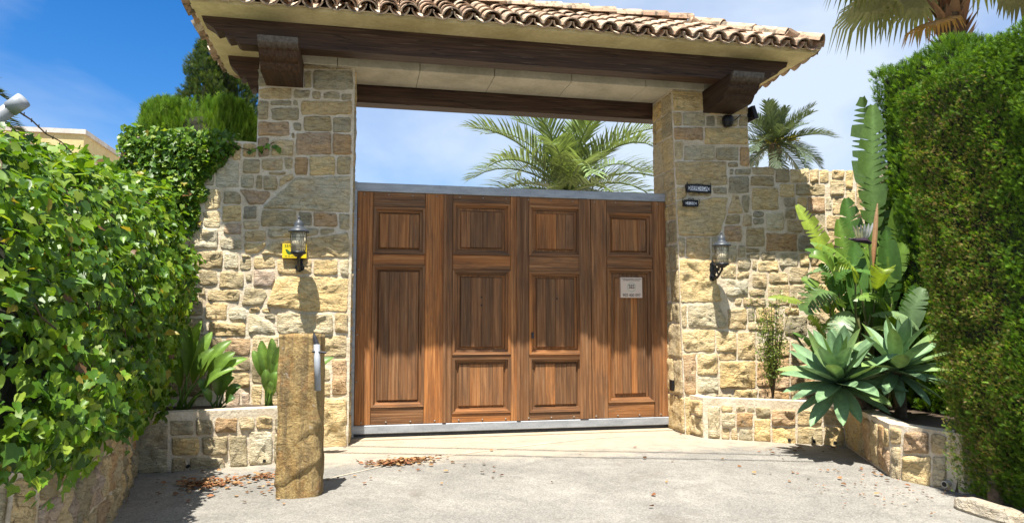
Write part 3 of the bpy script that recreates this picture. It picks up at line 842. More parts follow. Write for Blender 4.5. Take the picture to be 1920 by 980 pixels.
lay_stones(cells(parse(RIGHT_PLANTER_STONES), gap=0.014, lim=[((0, 1), 0.345), ((1, 0), L1 - 0.01)]), sf, rp, proud=0.020)
sf, L2 = seg(PR[1], PR[2])
lay_stones(course_fill(0.03, L2 - 0.01, -0.04, 0.345, 0.16, 0.38, 0.12, 0.26, 'ttyr', fr), sf, rp, proud=0.016)
sf, L3 = seg(PR[2], PR[3])
lay_stones(cells(parse(RIGHT_PLANTER_END_STONES), lim=[((0, 1), 0.35), ((-1, 0), -0.012), ((1, 0), L3 - 0.01)]), sf, rp, proud=0.018)
MB().add([(3.78, -0.60, 0.31), (4.93, -1.36, 0.31), (4.42, -2.74, 0.31), (4.55, -3.28, 0.31), (7.5, -3.3, 0.31), (7.5, -0.2, 0.31), (3.78, -0.3, 0.31)], [(6, 0, 1, 5), (1, 2, 3, 4, 5)]).build('soil', M['soil'], rp)
for t in (0.62, 0.79, 0.93):
    a = Vector(PR[0]).lerp(Vector(PR[1]), t); q = Vector((-0.52, -0.86))
    MB().tube([(*(a + q * 0.035), GZ + 0.03), (*(a - q * 0.05), GZ + 0.03)], 0.016, 10).build('weep_hole', M['black'], rp)
a = Vector(PR[2]).lerp(Vector(PR[3]), 0.80); q = Vector((-0.967, -0.25))
o = MB().tube([(*(a + q * 0.05), GZ + 0.045), (*(a - q * 0.05), GZ + 0.045)], 0.026, 12).build('weep_pipe', M['white_pipe'], rp)
MB().tube([(*(a + q * 0.053), GZ + 0.045), (*(a + q * 0.045), GZ + 0.045)], 0.018, 12).build('pipe_bore', M['black'], rp)
rt = thing('retaining_wall', (-1.4, -3.2, GZ), 'low brown stone retaining wall under the ivy hedge', 'wall')
RTa, RTb, RTc = (-1.25, -4.42), (-1.405, -2.93), (-1.70, -1.42)
m = MB(); ribbon_core(m, [(-3.2, -4.55), RTa, RTb, RTc], 0.35, 0.56); m.build('wall_core', M['mortar'], rt)
fr2 = random.Random(8)
for a, b, pal in ((RTa, RTb, 'ptdrt'), (RTb, RTc, 'ptdrt'), ((-3.2, -4.55), RTa, 'wwtg')):
    sf, L = seg(a, b); lay_stones(course_fill(0.01, L - 0.005, -0.06, 0.55, 0.16, 0.40, 0.14, 0.30, pal, fr2), sf, rt, proud=0.022, rough=1.3)

# ------------------------------------------------------------------ roof over the gate
rf = thing('gate_roof', (1.81, 0.05, 3.9), 'hipped clay tile roof on dark carved beams over the gate', 'roof')
RX0, RX1, RY0, RY1, EZ, RZ = -1.50, 5.01, -1.0, 1.10, 4.168, 4.76
MB().prism([(RX0, RY0), (RX1, RY0), (RX1, RY1), (RX0, RY1)], 'z', EZ - 0.012, EZ + 0.018).build('soffit', M['soffit'], rf)
yc = (RY0 + RY1) / 2; hw = (RY1 - RY0) / 2
e = 0.03
MB().add([(RX0 - e, RY0 - e, EZ + 0.020), (RX1 + e, RY0 - e, EZ + 0.020), (RX1 + e, RY1 + e, EZ + 0.020), (RX0 - e, RY1 + e, EZ + 0.020), (RX0 + hw, yc, RZ), (RX1 - hw, yc, RZ)],
         [(3, 2, 1, 0), (0, 1, 5, 4), (1, 2, 5), (2, 3, 4, 5), (3, 0, 4)]).build('roof_deck', M['mortar'], rf)
lx = -0.97; lr = random.Random(3)
while lx < 4.58:
    x1 = min(lx + lr.uniform(0.72, 1.0), 4.59)
    if 4.59 - x1 < 0.3: x1 = 4.59
    MB().bbox(lx + 0.003, x1 - 0.003, -0.262, 0.32, PT + 0.001, EZ - 0.014, 0.005).build('lintel_block', M['lintel'], rf); lx = x1
def beam(y0, y1, z0, z1, x0, x1):
    h = z1 - z0
    l = [(0.0, 1.0), (0.02, 0.78), (0.10, 0.60), (0.14, 0.42), (0.20, 0.50), (0.22, 0.30), (0.25, 0.16), (0.31, 0.22), (0.33, 0.06), (0.36, 0.0)]
    poly = [(x0 + a, z0 + b * h) for a, b in l] + [(x1 - a, z0 + b * h) for a, b in reversed(l)]
    return MB().prism(poly, 'y', y0, y1).build('beam', M['beam_x'], rf)
beam(-0.68, -0.49, 3.901, EZ - 0.014, -1.46, 4.86)
beam(0.40, 0.60, 3.71, EZ - 0.014, -1.40, 4.90)
def corbel(x0, x1):
    prof = [(0.30, 3.64), (-0.66, 3.64), (-0.70, 3.66), (-0.74, 3.70), (-0.745, 3.715), (-0.79, 3.725), (-0.83, 3.75), (-0.85, 3.79), (-0.856, 3.80), (-0.90, 3.815), (-0.945, 3.85), (-0.965, 3.90), (0.30, 3.90)]
    o = MB().prism(prof, 'x', x0, x1).build('corbel', M['beam_y'], rf)
    xm = (x0 + x1) / 2 - 0.03
    MB().add([(xm, -0.9655, 3.90), (xm + 0.012, -0.9655, 3.90), (xm + 0.02, -0.9025, 3.816), (xm + 0.012, -0.9025, 3.816)], [(0, 1, 2, 3)]).build('drying_crack', M['black'], o)
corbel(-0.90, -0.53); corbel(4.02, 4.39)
# clay barrel tiles
def barrel(r0, r1, L, th, n=8, up=True, rnd=None):
    v = []; f = []
    for (y, r) in ((0, r0), (L, r1)):
        for rr in (r, r - th):
            for k in range(n + 1):
                a = math.pi * k / n; v.append((-rr * math.cos(a), y, (rr * math.sin(a) * 0.86) * (1 if up else -1)))
    w = n + 1
    for k in range(n):
        f += [(k, k + 1, 2 * w + k + 1, 2 * w + k), (w + k + 1, w + k, 3 * w + k, 3 * w + k + 1), (k + 1, k, w + k, w + k + 1), (2 * w + k, 2 * w + k + 1, 3 * w + k + 1, 3 * w + k)]
    f += [(0, 2 * w, 3 * w, w), (n, w + n, 3 * w + n, 2 * w + n)]
    me = bpy.data.meshes.new('barrel_tile'); me.from_pydata(v, [], f); me.materials.append(M['tile']); me.update()
    return me
cover, chan, hipme = barrel(0.096, 0.076, 0.42, 0.014), barrel(0.100, 0.088, 0.42, 0.014, up=False), barrel(0.125, 0.105, 0.42, 0.016)
def dataV(me):
    V = np.array([v.co for v in me.vertices]); return V, [tuple(p.vertices) for p in me.polygons]
tr = random.Random(21); stuff = MB(); ntile = 0
pitch = math.atan2(RZ - EZ - 0.020, hw)
def place(me, Mx, single, name):
    global ntile
    if single:
        o = bpy.data.objects.new(name, me); link(o, rf)
        o.matrix_basis = Matrix.Translation(-rf.location) @ Mx; ntile += 1
    else:
        V, F = dataV(me); stuff.add([Mx @ Vector(p) for p in V], F)
def slope(org, along, inward, length, half, single, skip=0):
    """tiles on one slope: org = eave corner, along = eave direction, inward = horizontal up-slope direction"""
    along, inward = Vector(along), Vector(inward)
    up = (inward * math.cos(pitch) + Vector((0, 0, math.sin(pitch)))).normalized(); nrm = along.cross(up)
    if nrm.z < 0: nrm = -nrm
    ncol = int(length / 0.2); step = length / ncol; expo = 0.30; rows = 4
    for c in range(ncol + 1):
        for r in range(rows):
            for kind in (0, 1):
                s = (c + (0.5 if kind else 0.0)) * step
                if kind and c == ncol: continue
                run = (r * expo) * math.cos(pitch)
                edge = min(s, length - s)
                if run + 0.04 > min(edge + 0.02, half): continue
                if r and run + 0.12 > edge: continue
                jit = tr.uniform(-0.024, 0.024)
                p = Vector(org) + along * (s + jit * 0.5) + up * (r * expo - 0.075 + jit) + nrm * ((0.055 if kind == 0 else 0.095) - 0.02 + 0.012 * r * 0)
                X = along if along.cross(up).dot(nrm) > 0 else -along
                tl = 0.035 + tr.uniform(-0.030, 0.030); along_j = along * tr.uniform(-0.05, 0.05); u2 = (up - nrm * tl + along_j).normalized(); n2 = X.cross(u2).normalized(); X2 = u2.cross(n2)
                Mx = Matrix(((X2.x, u2.x, n2.x, p.x), (X2.y, u2.y, n2.y, p.y), (X2.z, u2.z, n2.z, p.z), (0, 0, 0, 1)))
                place(cover if kind == 0 else chan, Mx, single, 'roof_tile' if kind == 0 else 'channel_tile')
slope((RX0, RY0, EZ + 0.030), (1, 0, 0), (0, 1, 0), RX1 - RX0, hw, True)
slope((RX0, RY0, EZ + 0.030), (0, 1, 0), (1, 0, 0), RY1 - RY0, hw, True)
slope((RX1, RY0, EZ + 0.030), (0, 1, 0), (-1, 0, 0), RY1 - RY0, hw, True)
slope((RX0, RY1, EZ + 0.030), (1, 0, 0), (0, -1, 0), RX1 - RX0, hw, False)
def ridge_run(a, b):
    a, b = Vector(a), Vector(b); d = (b - a).normalized(); n = int((b - a).length / 0.33)
    X = d.cross(Vector((0, 0, 1))).normalized(); Z = X.cross(d)
    for i in range(n + 1 if abs(d.z) < 0.05 else n):
        p = a + (b - a) * (i / max(n, 1)) * 0.98 - d * 0.06 + Vector((0, 0, 0.06 + tr.uniform(-0.008, 0.008)))
        u2 = (d - Z * 0.03).normalized(); Z2 = X.cross(u2)
        place(hipme, Matrix(((X.x, u2.x, Z2.x, p.x), (X.y, u2.y, Z2.y, p.y), (X.z, u2.z, Z2.z, p.z), (0, 0, 0, 1))), True, 'ridge_tile')
rz = RZ + 0.03; cz = EZ + 0.045
ridge_run((RX1, RY0, cz), (RX1 - hw, yc, rz)); ridge_run((RX0, RY0, cz), (RX0 + hw, yc, rz)); ridge_run((RX1 - hw, yc, rz), (RX0 + hw, yc, rz))
ridge_run((RX1, RY1, cz), (RX1 - hw, yc, rz)); ridge_run((RX0, RY1, cz), (RX0 + hw, yc, rz))
stuff.build('rear_tiles', M['tile'], rf, kind='stuff')

# ------------------------------------------------------------------ gate
gt = thing('sliding_gate', (1.8, 0.03, 0.0), 'wide brown panelled timber gate in a galvanised steel frame', 'gate')
m = MB(); m.bbox(0.016, 3.628, -0.010, 0.09, 2.605, 2.70, 0.005); m.build('top_rail', M['steel'], gt)
MB().bbox(0.016, 3.640, -0.012, 0.09, 0.0, 0.088, 0.005).build('bottom_rail', M['steel'], gt)
MB().bbox(-0.012, 0.045, -0.030, 0.10, -0.03, 2.704, 0.005).build('side_post', M['steel'], gt)
MB().box(0.016, 3.640, 0.02, 0.075, -0.030, -0.001).build('track_gap', M['dark_steel'], gt)
MB().box(0.02, 3.63, 0.055, 0.08, 0.09, 2.603).build('backing', M['wood_v'], gt)
gr = random.Random(4)
def board(x0, x1, z0, z1, y0, vert=True, name='board', b=0.004):
    o = MB().bbox(x0 + 0.0015, x1 - 0.0015, y0, 0.056, z0 + 0.0015, z1 - 0.0015, b).build(name, M['wood_v'] if vert else M['wood_h'], gt); return o
def moulding(x0, x1, z0, z1, w, y_out, y_in):
    """four mitred strips sloping from the frame down to the field"""
    P = lambda x, z, y: (x, y, z)
    o = [(x0, z0), (x1, z0), (x1, z1), (x0, z1)]; i = [(x0 + w, z0 + w), (x1 - w, z0 + w), (x1 - w, z1 - w), (x0 + w, z1 - w)]
    h = [((a[0] + b[0]) / 2, (a[1] + b[1]) / 2) for a, b in zip(o, i)]
    for k in range(4):
        j = (k + 1) % 4
        v = [P(*o[k], 0.05), P(*o[j], 0.05), P(*o[j], y_out), P(*o[k], y_out), P(*h[j], y_out + 0.004), P(*h[k], y_out + 0.004), P(*h[j], y_in - 0.006), P(*h[k], y_in - 0.006), P(*i[j], y_in), P(*i[k], y_in), P(*i[j], 0.052), P(*i[k], 0.052)]
        MB().add(v, [(0, 1, 2, 3), (3, 2, 4, 5), (5, 4, 6, 7), (7, 6, 8, 9), (9, 8, 10, 11)]).build('moulding', M['wood_v'] if k % 2 else M['wood_h'], gt)
def panel(x0, x1, z0, z1, inner, ncol, w=0.055):
    """moulded frame, sunk groove and a raised field of upright planks"""
    moulding(x0, x1, z0, z1, w, -0.012, 0.030)
    ix0, ix1, iz0, iz1 = inner
    board(x0 + w, x1 - w, z0 + w, z1 - w, 0.040, True, 'panel_ground')
    cuts = [ix0 + (ix1 - ix0) * (k + (gr.uniform(-0.12, 0.12) if 0 < k < ncol else 0)) / ncol for k in range(ncol + 1)]
    for a, b in zip(cuts, cuts[1:]):
        t = gr.uniform(0, 0.003); e = 0.014
        a0 = a + (e if a == cuts[0] else 0.0016); b0 = b - (e if b == cuts[-1] else 0.0016)
        v = [(a, 0.041, iz0), (b, 0.041, iz0), (b, 0.041, iz1), (a, 0.041, iz1), (a0, 0.018 + t, iz0 + e), (b0, 0.018 + t, iz0 + e), (b0, 0.018 + t, iz1 - e), (a0, 0.018 + t, iz1 - e)]
        MB().add(v, [(4, 5, 6, 7), (0, 1, 5, 4), (1, 2, 6, 5), (2, 3, 7, 6), (3, 0, 4, 7)]).build('plank', M['wood_v'], gt)
ZT, ZB = 2.603, 0.09
def leaf(xa, xb, fx0, fx1, panels, joint=True):
    board(xa, fx0, ZB, ZT, -0.004, True, 'stile'); board(fx1, xb, ZB, ZT, -0.004, True, 'stile')
    zs = sorted(panels, key=lambda p: -p[1]); top = ZT
    for (z0, z1, inner, nc) in zs:
        board(fx0, fx1, z1, top, -0.001, False, 'rail'); panel(fx0, fx1, z0, z1, inner, nc); top = z0
    board(fx0, fx1, ZB, top, -0.001, False, 'rail')
leaf(0.048, 1.002, 0.220, 0.784, [(1.924, 2.440, (0.282, 0.728, 1.986, 2.378), 4), (0.274, 1.806, (0.282, 0.728, 0.336, 1.744), 4)])
leaf(1.006, 1.838, 1.092, 1.746, [(1.931, 2.515, (1.176, 1.662, 2.005, 2.432), 4), (0.826, 1.763, (1.176, 1.662, 0.900, 1.690), 4), (0.187, 0.796, (1.160, 1.680, 0.255, 0.730), 4)])
leaf(1.842, 2.694, 1.961, 2.592, [(1.931, 2.513, (2.046, 2.507, 2.005, 2.430), 4), (0.817, 1.759, (2.046, 2.507, 0.892, 1.686), 4), (0.179, 0.787, (2.028, 2.525, 0.248, 0.722), 4)])
leaf(2.698, 3.626, 2.889, 3.452, [(1.940, 2.455, (2.951, 3.390, 2.002, 2.393), 4), (0.264, 1.803, (2.975, 3.370, 0.352, 1.700), 4)])
for x, dxx in ((1.006, 0.02), (1.838, 0.022), (2.600, 0.05)):
    MB().bbox(x - dxx, x + dxx, -0.020, -0.0015, ZB + 0.002, ZT - 0.002, 0.006).build('cover_strip', M['wood_v'], gt)
bme = bpy.data.meshes.new('bolt'); bb_ = MB().lathe([(0.010, 0), (0.009, 0.006), (0.004, 0.009)], (0, 0, 0), 8); bme.from_pydata(bb_.v, [], bb_.f); bme.materials.append(M['bolt'])
def bolt(x, y, z):
    o = bpy.data.objects.new('bolt', bme); link(o, gt); o.location = Vector((x, y, z)) - gt.location; o.rotation_euler = (R(90), 0, 0)
for k in range(14):
    for z in (2.575, 0.118): bolt(0.12 + k * 0.262, -0.004, z)
for z in (0.55, 1.05, 1.75, 2.3): bolt(0.068, -0.005, z)
MB().bbox(1.985, 2.012, -0.022, -0.008, 1.00, 1.07, 0.003).build('lock_plate', M['dark_steel'], gt)
def peep(x, z): MB().tube([(x, 0.012, z), (x, 0.03, z)], 0.010, 10).build('peephole', M['black'], gt)
peep(1.42, 1.46); peep(1.42, 1.37); peep(2.29, 1.45)
MB().bbox(3.600, 3.634, -0.17, -0.09, 0.40, 0.52, 0.006).build('gate_sensor', M['black'], rw)
# ------------------------------------------------------------------ lanterns, signs, post
def text(body, size, loc, mat, parent, align='CENTER', name='lettering', spacing=1.0, sx=1.0, roll=0.0):
    cu = bpy.data.curves.new('t', 'FONT'); cu.body = body; cu.size = size; cu.align_x = align; cu.align_y = 'CENTER'; cu.extrude = 0.0006; cu.space_character = spacing; cu.resolution_u = 3
    t = bpy.data.objects.new('t', cu); col.objects.link(t)
    dg = bpy.context.evaluated_depsgraph_get(); me = bpy.data.meshes.new_from_object(t.evaluated_get(dg)); me.name = name
    bpy.data.objects.remove(t)
    me.materials.clear(); me.materials.append(mat)
    o = bpy.data.objects.new(name, me); link(o, parent)
    o.location = Vector(loc) - root_loc(parent); o.rotation_euler = (R(90), roll, 0); o.scale = (sx, 1, 1)
    return o
def lantern(x, z, group, label):
    yw = -(0.42 - 0.052 * z) - 0.035
    t = thing('wall_lantern', (x, yw, z - 0.46), label, 'lantern', group)
    yl = yw - 0.235; zc = z - 0.33                                       # lamp axis, base of the glass
    m = MB(); m.lathe([(0.098, 0.196), (0.104, 0.200), (0.100, 0.212), (0.070, 0.238), (0.050, 0.252), (0.046, 0.262), (0.044, 0.285), (0.034, 0.305), (0.014, 0.318), (0.009, 0.330), (0.012, 0.338), (0.003, 0.362)], (x, yl, zc), 20)
    m.build('cap', M['grey_cap'], t, smooth=True)
    MB().lathe([(0.066, 0.0), (0.074, 0.196)], (x, yl, zc), 20).build('glass', M['glass'], t, smooth=True).data.color_attributes.new('tint', 'FLOAT_COLOR', 'POINT').data.foreach_set('color', np.tile(np.array((0.90, 0.80, 0.55, 1.0), np.float32), 40))
    m = MB(); m.lathe([(0.03, -0.045), (0.055, -0.022), (0.076, -0.014), (0.076, 0.004), (0.05, 0.006)], (x, yl, zc), 20); m.lathe([(0.006, -0.075), (0.016, -0.066), (0.010, -0.05), (0.03, -0.044)], (x, yl, zc), 10)
    m.build('base_ring', M['iron'], t, smooth=True)
    cage = MB()
    for k in range(6):
        a = 2 * math.pi * (k + 0.5) / 6 - math.pi / 2; c, s = math.cos(a), math.sin(a)
        cage.tube([(x + 0.069 * c, yl + 0.069 * s, zc), (x + 0.078 * c, yl + 0.078 * s, zc + 0.198)], 0.0018, 5)
    for hz in (0.05, 0.145):
        r = 0.070 + 0.008 * hz / 0.196
        cage.tube([(x + r * math.cos(2 * math.pi * k / 20), yl + r * math.sin(2 * math.pi * k / 20), zc + hz) for k in range(21)], 0.0015, 5, cap=False)
    cage.build('cage', M['iron'], t)
    for k in range(6):
        a0 = 2 * math.pi * k / 6 - math.pi / 2
        ov = MB()
        for cz_ in (0.052, 0.142):
            pts = []
            for q in range(13):
                b = 2 * math.pi * q / 12; a = a0 + 0.34 * math.cos(b); hz = cz_ + 0.046 * math.sin(b); r = 0.071 + 0.009 * hz / 0.196
                pts.append((x + r * math.cos(a), yl + r * math.sin(a), zc + hz))
            ov.tube(pts, 0.0016, 5, cap=False)
        ov.build('oval_tracery', M['iron'], t)
    m = MB()                                                             # scrolled bracket
    arm = [(x, yw - 0.012, zc - 0.13), (x, yw - 0.05, zc - 0.155), (x, yw - 0.11, zc - 0.15), (x, yw - 0.17, zc - 0.11), (x, yl + 0.02, zc - 0.075), (x, yl, zc - 0.04)]
    m.tube(arm, [0.016, 0.015, 0.014, 0.013, 0.012, 0.012], 8)
    m.tube([(x, yw - 0.015, zc + 0.02), (x, yw - 0.06, zc + 0.0), (x, yw - 0.10, zc - 0.05), (x, yw - 0.14, zc - 0.11)], [0.008, 0.010, 0.012, 0.010], 8)
    for cy_, cz_, r in ((yw - 0.06, zc - 0.085, 0.034), (yw - 0.15, zc - 0.055, 0.026)):
        m.tube([(x, cy_ + r * (1 - q / 22) * math.cos(q * 0.55), cz_ + r * (1 - q / 22) * math.sin(q * 0.55)) for q in range(16)], 0.007, 6)
    m.build('bracket', M['iron'], t, smooth=True)
    m = MB(); prof = [(0.0, -0.185), (0.016, -0.17), (0.03, -0.155), (0.022, -0.135), (0.034, -0.11), (0.024, -0.08), (0.036, -0.045), (0.022, -0.01), (0.028, 0.015), (0.012, 0.035), (0.0, 0.06)]
    poly = [(x + a, zc + b) for a, b in prof] + [(x - a, zc + b) for a, b in reversed(prof[1:-1])]
    m.prism(poly, 'y', yw - 0.016, yw + 0.03); m.build('wall_plate', M['iron'], t)
    for s in (-1, 1):
        MB().tube([(x + s * (0.012 + 0.028 * math.sin(q * 0.5)), yw - 0.02, zc - 0.165 + 0.022 * (1 - math.cos(q * 0.6))) for q in range(8)], [0.008] * 6 + [0.012, 0.014], 6).build('scroll', M['iron'], t)
    return t
lantern(-0.512, 2.205, 'wall lanterns', 'black iron wall lantern with amber glass in front of the yellow sign')
lantern(4.035, 2.160, 'wall lanterns', 'black iron wall lantern with amber glass below the house number plate')
# house name and number plates
def wall_y(z, d=0.0): return -(0.42 - 0.052 * z) - d
def plate(x0, x1, z0, z1, y, body, label, cat, curls, size, sp):
    t = thing('name_plate' if len(body) > 4 else 'number_plate', ((x0 + x1) / 2, y, z0), label, cat)
    roll = 0.018 if len(body) > 4 else 0.0
    MB().box(x0, x1, y, y + 0.05, z0, z1).build('backing', M['iron'], t)
    fw = 0.014
    m = MB(); m.bbox(x0 - 0.004, x1 + 0.004, y - 0.016, y, z1 - fw, z1 + 0.003, 0.003); m.bbox(x0 - 0.004, x1 + 0.004, y - 0.016, y, z0 - 0.003, z0 + fw, 0.003)
    m.bbox(x0 - 0.004, x0 + fw, y - 0.0155, y, z0 + fw, z1 - fw, 0.003); m.bbox(x1 - fw, x1 + 0.004, y - 0.0155, y, z0 + fw, z1 - fw, 0.003)
    m.build('frame', M['iron'], t)
    n = len(body); a, b = x0 + fw + 0.022, x1 - fw - 0.022; w = (b - a) / n; zm = (z0 + z1) / 2
    for k, ch in enumerate(body):
        MB().bbox(a + w * k + 0.0006, a + w * (k + 1) - 0.0006, y - 0.006, y, z0 + fw + 0.002, z1 - fw - 0.002, 0.001).build('letter_tile', M['white'], t)
        text(ch, size, (a + w * (k + 0.5), y - 0.0068, zm), M['blue_ink'], t)
    for s, xx in ((1, x0 + fw + 0.011), (-1, x1 - fw - 0.011)):
        MB().add([(xx - s * 0.009, y - 0.006, z0 + fw + 0.004), (xx - s * 0.009, y - 0.006, z1 - fw - 0.004), (xx + s * 0.009, y - 0.006, zm)], [(0, 1, 2)]).build('end_tile', M['white'], t)
    m = MB(); xm = (x0 + x1) / 2
    if curls:
        for s in (-1, 1):
            m.tube([(xm + s * (0.012 + 0.022 * q / 4 ), y - 0.006, z1 + 0.006 + 0.018 * math.sin(q * 0.8)) for q in range(6)], 0.0035, 5)
            m.tube([(xm + s * ((x1 - x0) / 2 + 0.004 + 0.022 * math.sin(q * 0.42)), y - 0.006, z0 + 0.02 + (z1 - z0) * q / 7) for q in range(8)], 0.003, 5)
        m.tube([(xm, y - 0.006, z1), (xm, y - 0.006, z1 + 0.034)], [0.006, 0.002], 6)
    else:
        m.tube([(xm - 0.05, y - 0.006, z1 + 0.002), (xm - 0.025, y - 0.006, z1 + 0.015), (xm, y - 0.006, z1 + 0.006), (xm + 0.03, y - 0.006, z1 + 0.014), (xm + 0.06, y - 0.006, z1 + 0.002)], 0.0035, 5)
        m.tube([(xm - 0.012, y - 0.006, z0 - 0.002), (xm, y - 0.006, z0 - 0.022), (xm + 0.014, y - 0.006, z0 - 0.002)], 0.0035, 5)
        for xx in (x0, x1): m.tube([(xx, y - 0.006, z0 - 0.014), (xx, y - 0.006, z1 + 0.024)], 0.005, 5)
    m.build('wrought_scrolls', M['iron'], t)
    t.rotation_euler = (0, roll, 0)
plate(3.748, 4.040, 2.672, 2.758, wall_y(2.7, 0.052), 'BERDICA', 'black framed tile name plate reading BERDICA on the pillar', 'name plate', False, 0.062, 1)
plate(3.706, 3.872, 2.504, 2.574, wall_y(2.54, 0.052), '32B', 'small black framed tile number plate reading 32B on the pillar', 'number plate', True, 0.054, 1)
# security sign on the gate
sy = -0.020
ss = thing('security_sign', (3.18, sy, 1.46), 'cream square security sign with a phone number on the gate', 'sign')
MB().bbox(3.048, 3.312, sy, sy + 0.034, 1.464, 1.700, 0.001).build('board', M['sign_cream'], ss)
text('PROPIEDAD VIGILADA Y PROTEGIDA', 0.0150, (3.18, sy - 0.0012, 1.682), M['ink'], ss)
text('POR SERVICIO DE SEGURIDAD', 0.0150, (3.18, sy - 0.0012, 1.664), M['ink'], ss)
text('SES', 0.062, (3.18, sy - 0.0022, 1.590), M['ink'], ss, sx=0.85)
text('902 400 097', 0.047, (3.18, sy - 0.0012, 1.492), M['ink'], ss, sx=0.92)
m = MB()
for k in range(24):
    a = 2 * math.pi * k / 24; c, s = math.cos(a), math.sin(a); r0, r1 = 0.046, 0.056
    b = a + 0.19; m.add([(3.18 + r0 * c, sy - 0.0012, 1.586 + r0 * s), (3.18 + r1 * c, sy - 0.0012, 1.586 + r1 * s), (3.18 + r1 * math.cos(b), sy - 0.0012, 1.586 + r1 * math.sin(b)), (3.18 + r0 * math.cos(b), sy - 0.0012, 1.586 + r0 * math.sin(b))], [(0, 1, 2, 3)])
m.build('laurel_ring', M['seal'], ss)
# yellow sign behind the left lantern
yy = wall_y(1.9, 0.058)
ys_ = thing('yellow_sign', (-0.565, yy, 1.83), 'small yellow alarm sign on the wall behind the lantern', 'sign')
MB().bbox(-0.684, -0.448, yy, yy + 0.05, 1.832, 1.976, 0.001).build('board', M['yellow'], ys_)
text('SEN', 0.040, (-0.628, yy - 0.0012, 1.953), M['sign_green'], ys_, spacing=1.1)
MB().add([(-0.655, yy - 0.0012, 1.918), (-0.640, yy - 0.0012, 1.922), (-0.612, yy - 0.0012, 1.898), (-0.590, yy - 0.0012, 1.884), (-0.560, yy - 0.0012, 1.880), (-0.588, yy - 0.0012, 1.872), (-0.622, yy - 0.0012, 1.866), (-0.642, yy - 0.0012, 1.884)], [tuple(range(8))]).build('emblem', M['sign_green'], ys_)
for k in range(4): MB().box(-0.66 + k * 0.032, -0.636 + k * 0.032, yy - 0.0012, yy - 0.0004, 1.846, 1.853).build('small_print', M['sign_green'], ys_)
# security camera under the right corbel
cx_, cy_, cz_ = 4.30, -0.30, 3.52
sc_ = thing('security_camera', (cx_, cy_, cz_), 'black round security camera under the corbel', 'camera')
MB().lathe([(0.02, -0.07), (0.048, -0.062), (0.062, -0.03), (0.066, 0.0), (0.066, 0.04), (0.05, 0.062), (0.02, 0.07)], (cx_, cy_, cz_ + 0.02), 14).build('dome', M['black'], sc_, smooth=True)
MB().tube([(cx_, cy_ + 0.03, cz_ + 0.05), (cx_, cy_ + 0.09, cz_ + 0.07)], 0.03, 8).build('mount', M['black'], sc_)
MB().tube([(cx_ + 0.03, cy_ + 0.02, cz_ + 0.03), (cx_ + 0.12, cy_ + 0.05, cz_ + 0.05), (cx_ + 0.20, cy_ + 0.06, cz_ + 0.12)], 0.006, 5).build('cable', M['black'], sc_)
fl = thing('floodlight', (4.66, -0.12, 3.60), 'small black floodlight on the outer side of the right pillar', 'lamp')
m = MB(); m.box(4.592, 4.64, -0.20, -0.05, 3.62, 3.70); m.build('bracket', M['black'], fl)
m = MB(); m.prism([(4.61, 3.74), (4.655, 3.75), (4.70, 3.60), (4.655, 3.585)], 'y', -0.30, -0.06); m.build('head', M['black'], fl)
# standing stone with a metal tube
def slab():
    v = []; f = []; nz, per = 54, 0
    key = [(-0.46, -2.50), (-0.33, -2.52), (-0.198, -2.50), (-0.165, -2.46), (-0.140, -2.34), (-0.160, -2.28), (-0.32, -2.27), (-0.44, -2.28), (-0.472, -2.40)]
    ring = []
    for i in range(len(key)):
        a, b = Vector(key[i]), Vector(key[(i + 1) % len(key)]); k = max(2, int((b - a).length / 0.022)); ring += [a.lerp(b, t / k) for t in range(k)]
    per = len(ring); c = Vector((-0.31, -2.39))
    for j in range(nz + 1):
        z = GZ - 0.04 + (1.105 - GZ + 0.04) * j / nz; tp = 1 - 0.03 * j / nz
        for p in ring:
            d = (p - c).normalized(); big = noise.fractal((p.x * 3, p.y * 3, z * 2.2), 0.9, 2.1, 5) * 0.012
            led = 0.0
            for zl, sl_, dp in ((0.12, 0.55, 0.016), (0.36, 0.50, 0.010), (0.56, -0.9, 0.010), (0.86, 0.2, 0.005)):      # cleft ledges across the front
                u = z - (zl + sl_ * (p.x + 0.31) + 0.02 * noise.noise((p.x * 11, zl * 7, 1)))
                led += dp * max(0.0, 1 - abs(u) / 0.20) * (1 if u > 0 else 0)
            fine = noise.fractal((p.x * 16, p.y * 16, z * 9), 0.8, 2.1, 3) * 0.006
            e = big * 0.5 + fine + (led if d.y < -0.3 else 0)
            q = c + (p - c) * tp + d * e
            v.append((q.x - 0.012 * j / nz, q.y, z + (0.02 * noise.noise((p.x * 9, p.y * 9, 2)) if j == nz else 0)))
    for j in range(nz):
        for i in range(per):
            k = (i + 1) % per; f.append((j * per + i, j * per + k, (j + 1) * per + k, (j + 1) * per + i))
    v.append((c.x, c.y, 1.11)); t = len(v) - 1
    for i in range(per): f.append((nz * per + i, nz * per + (i + 1) % per, t))
    return v, f
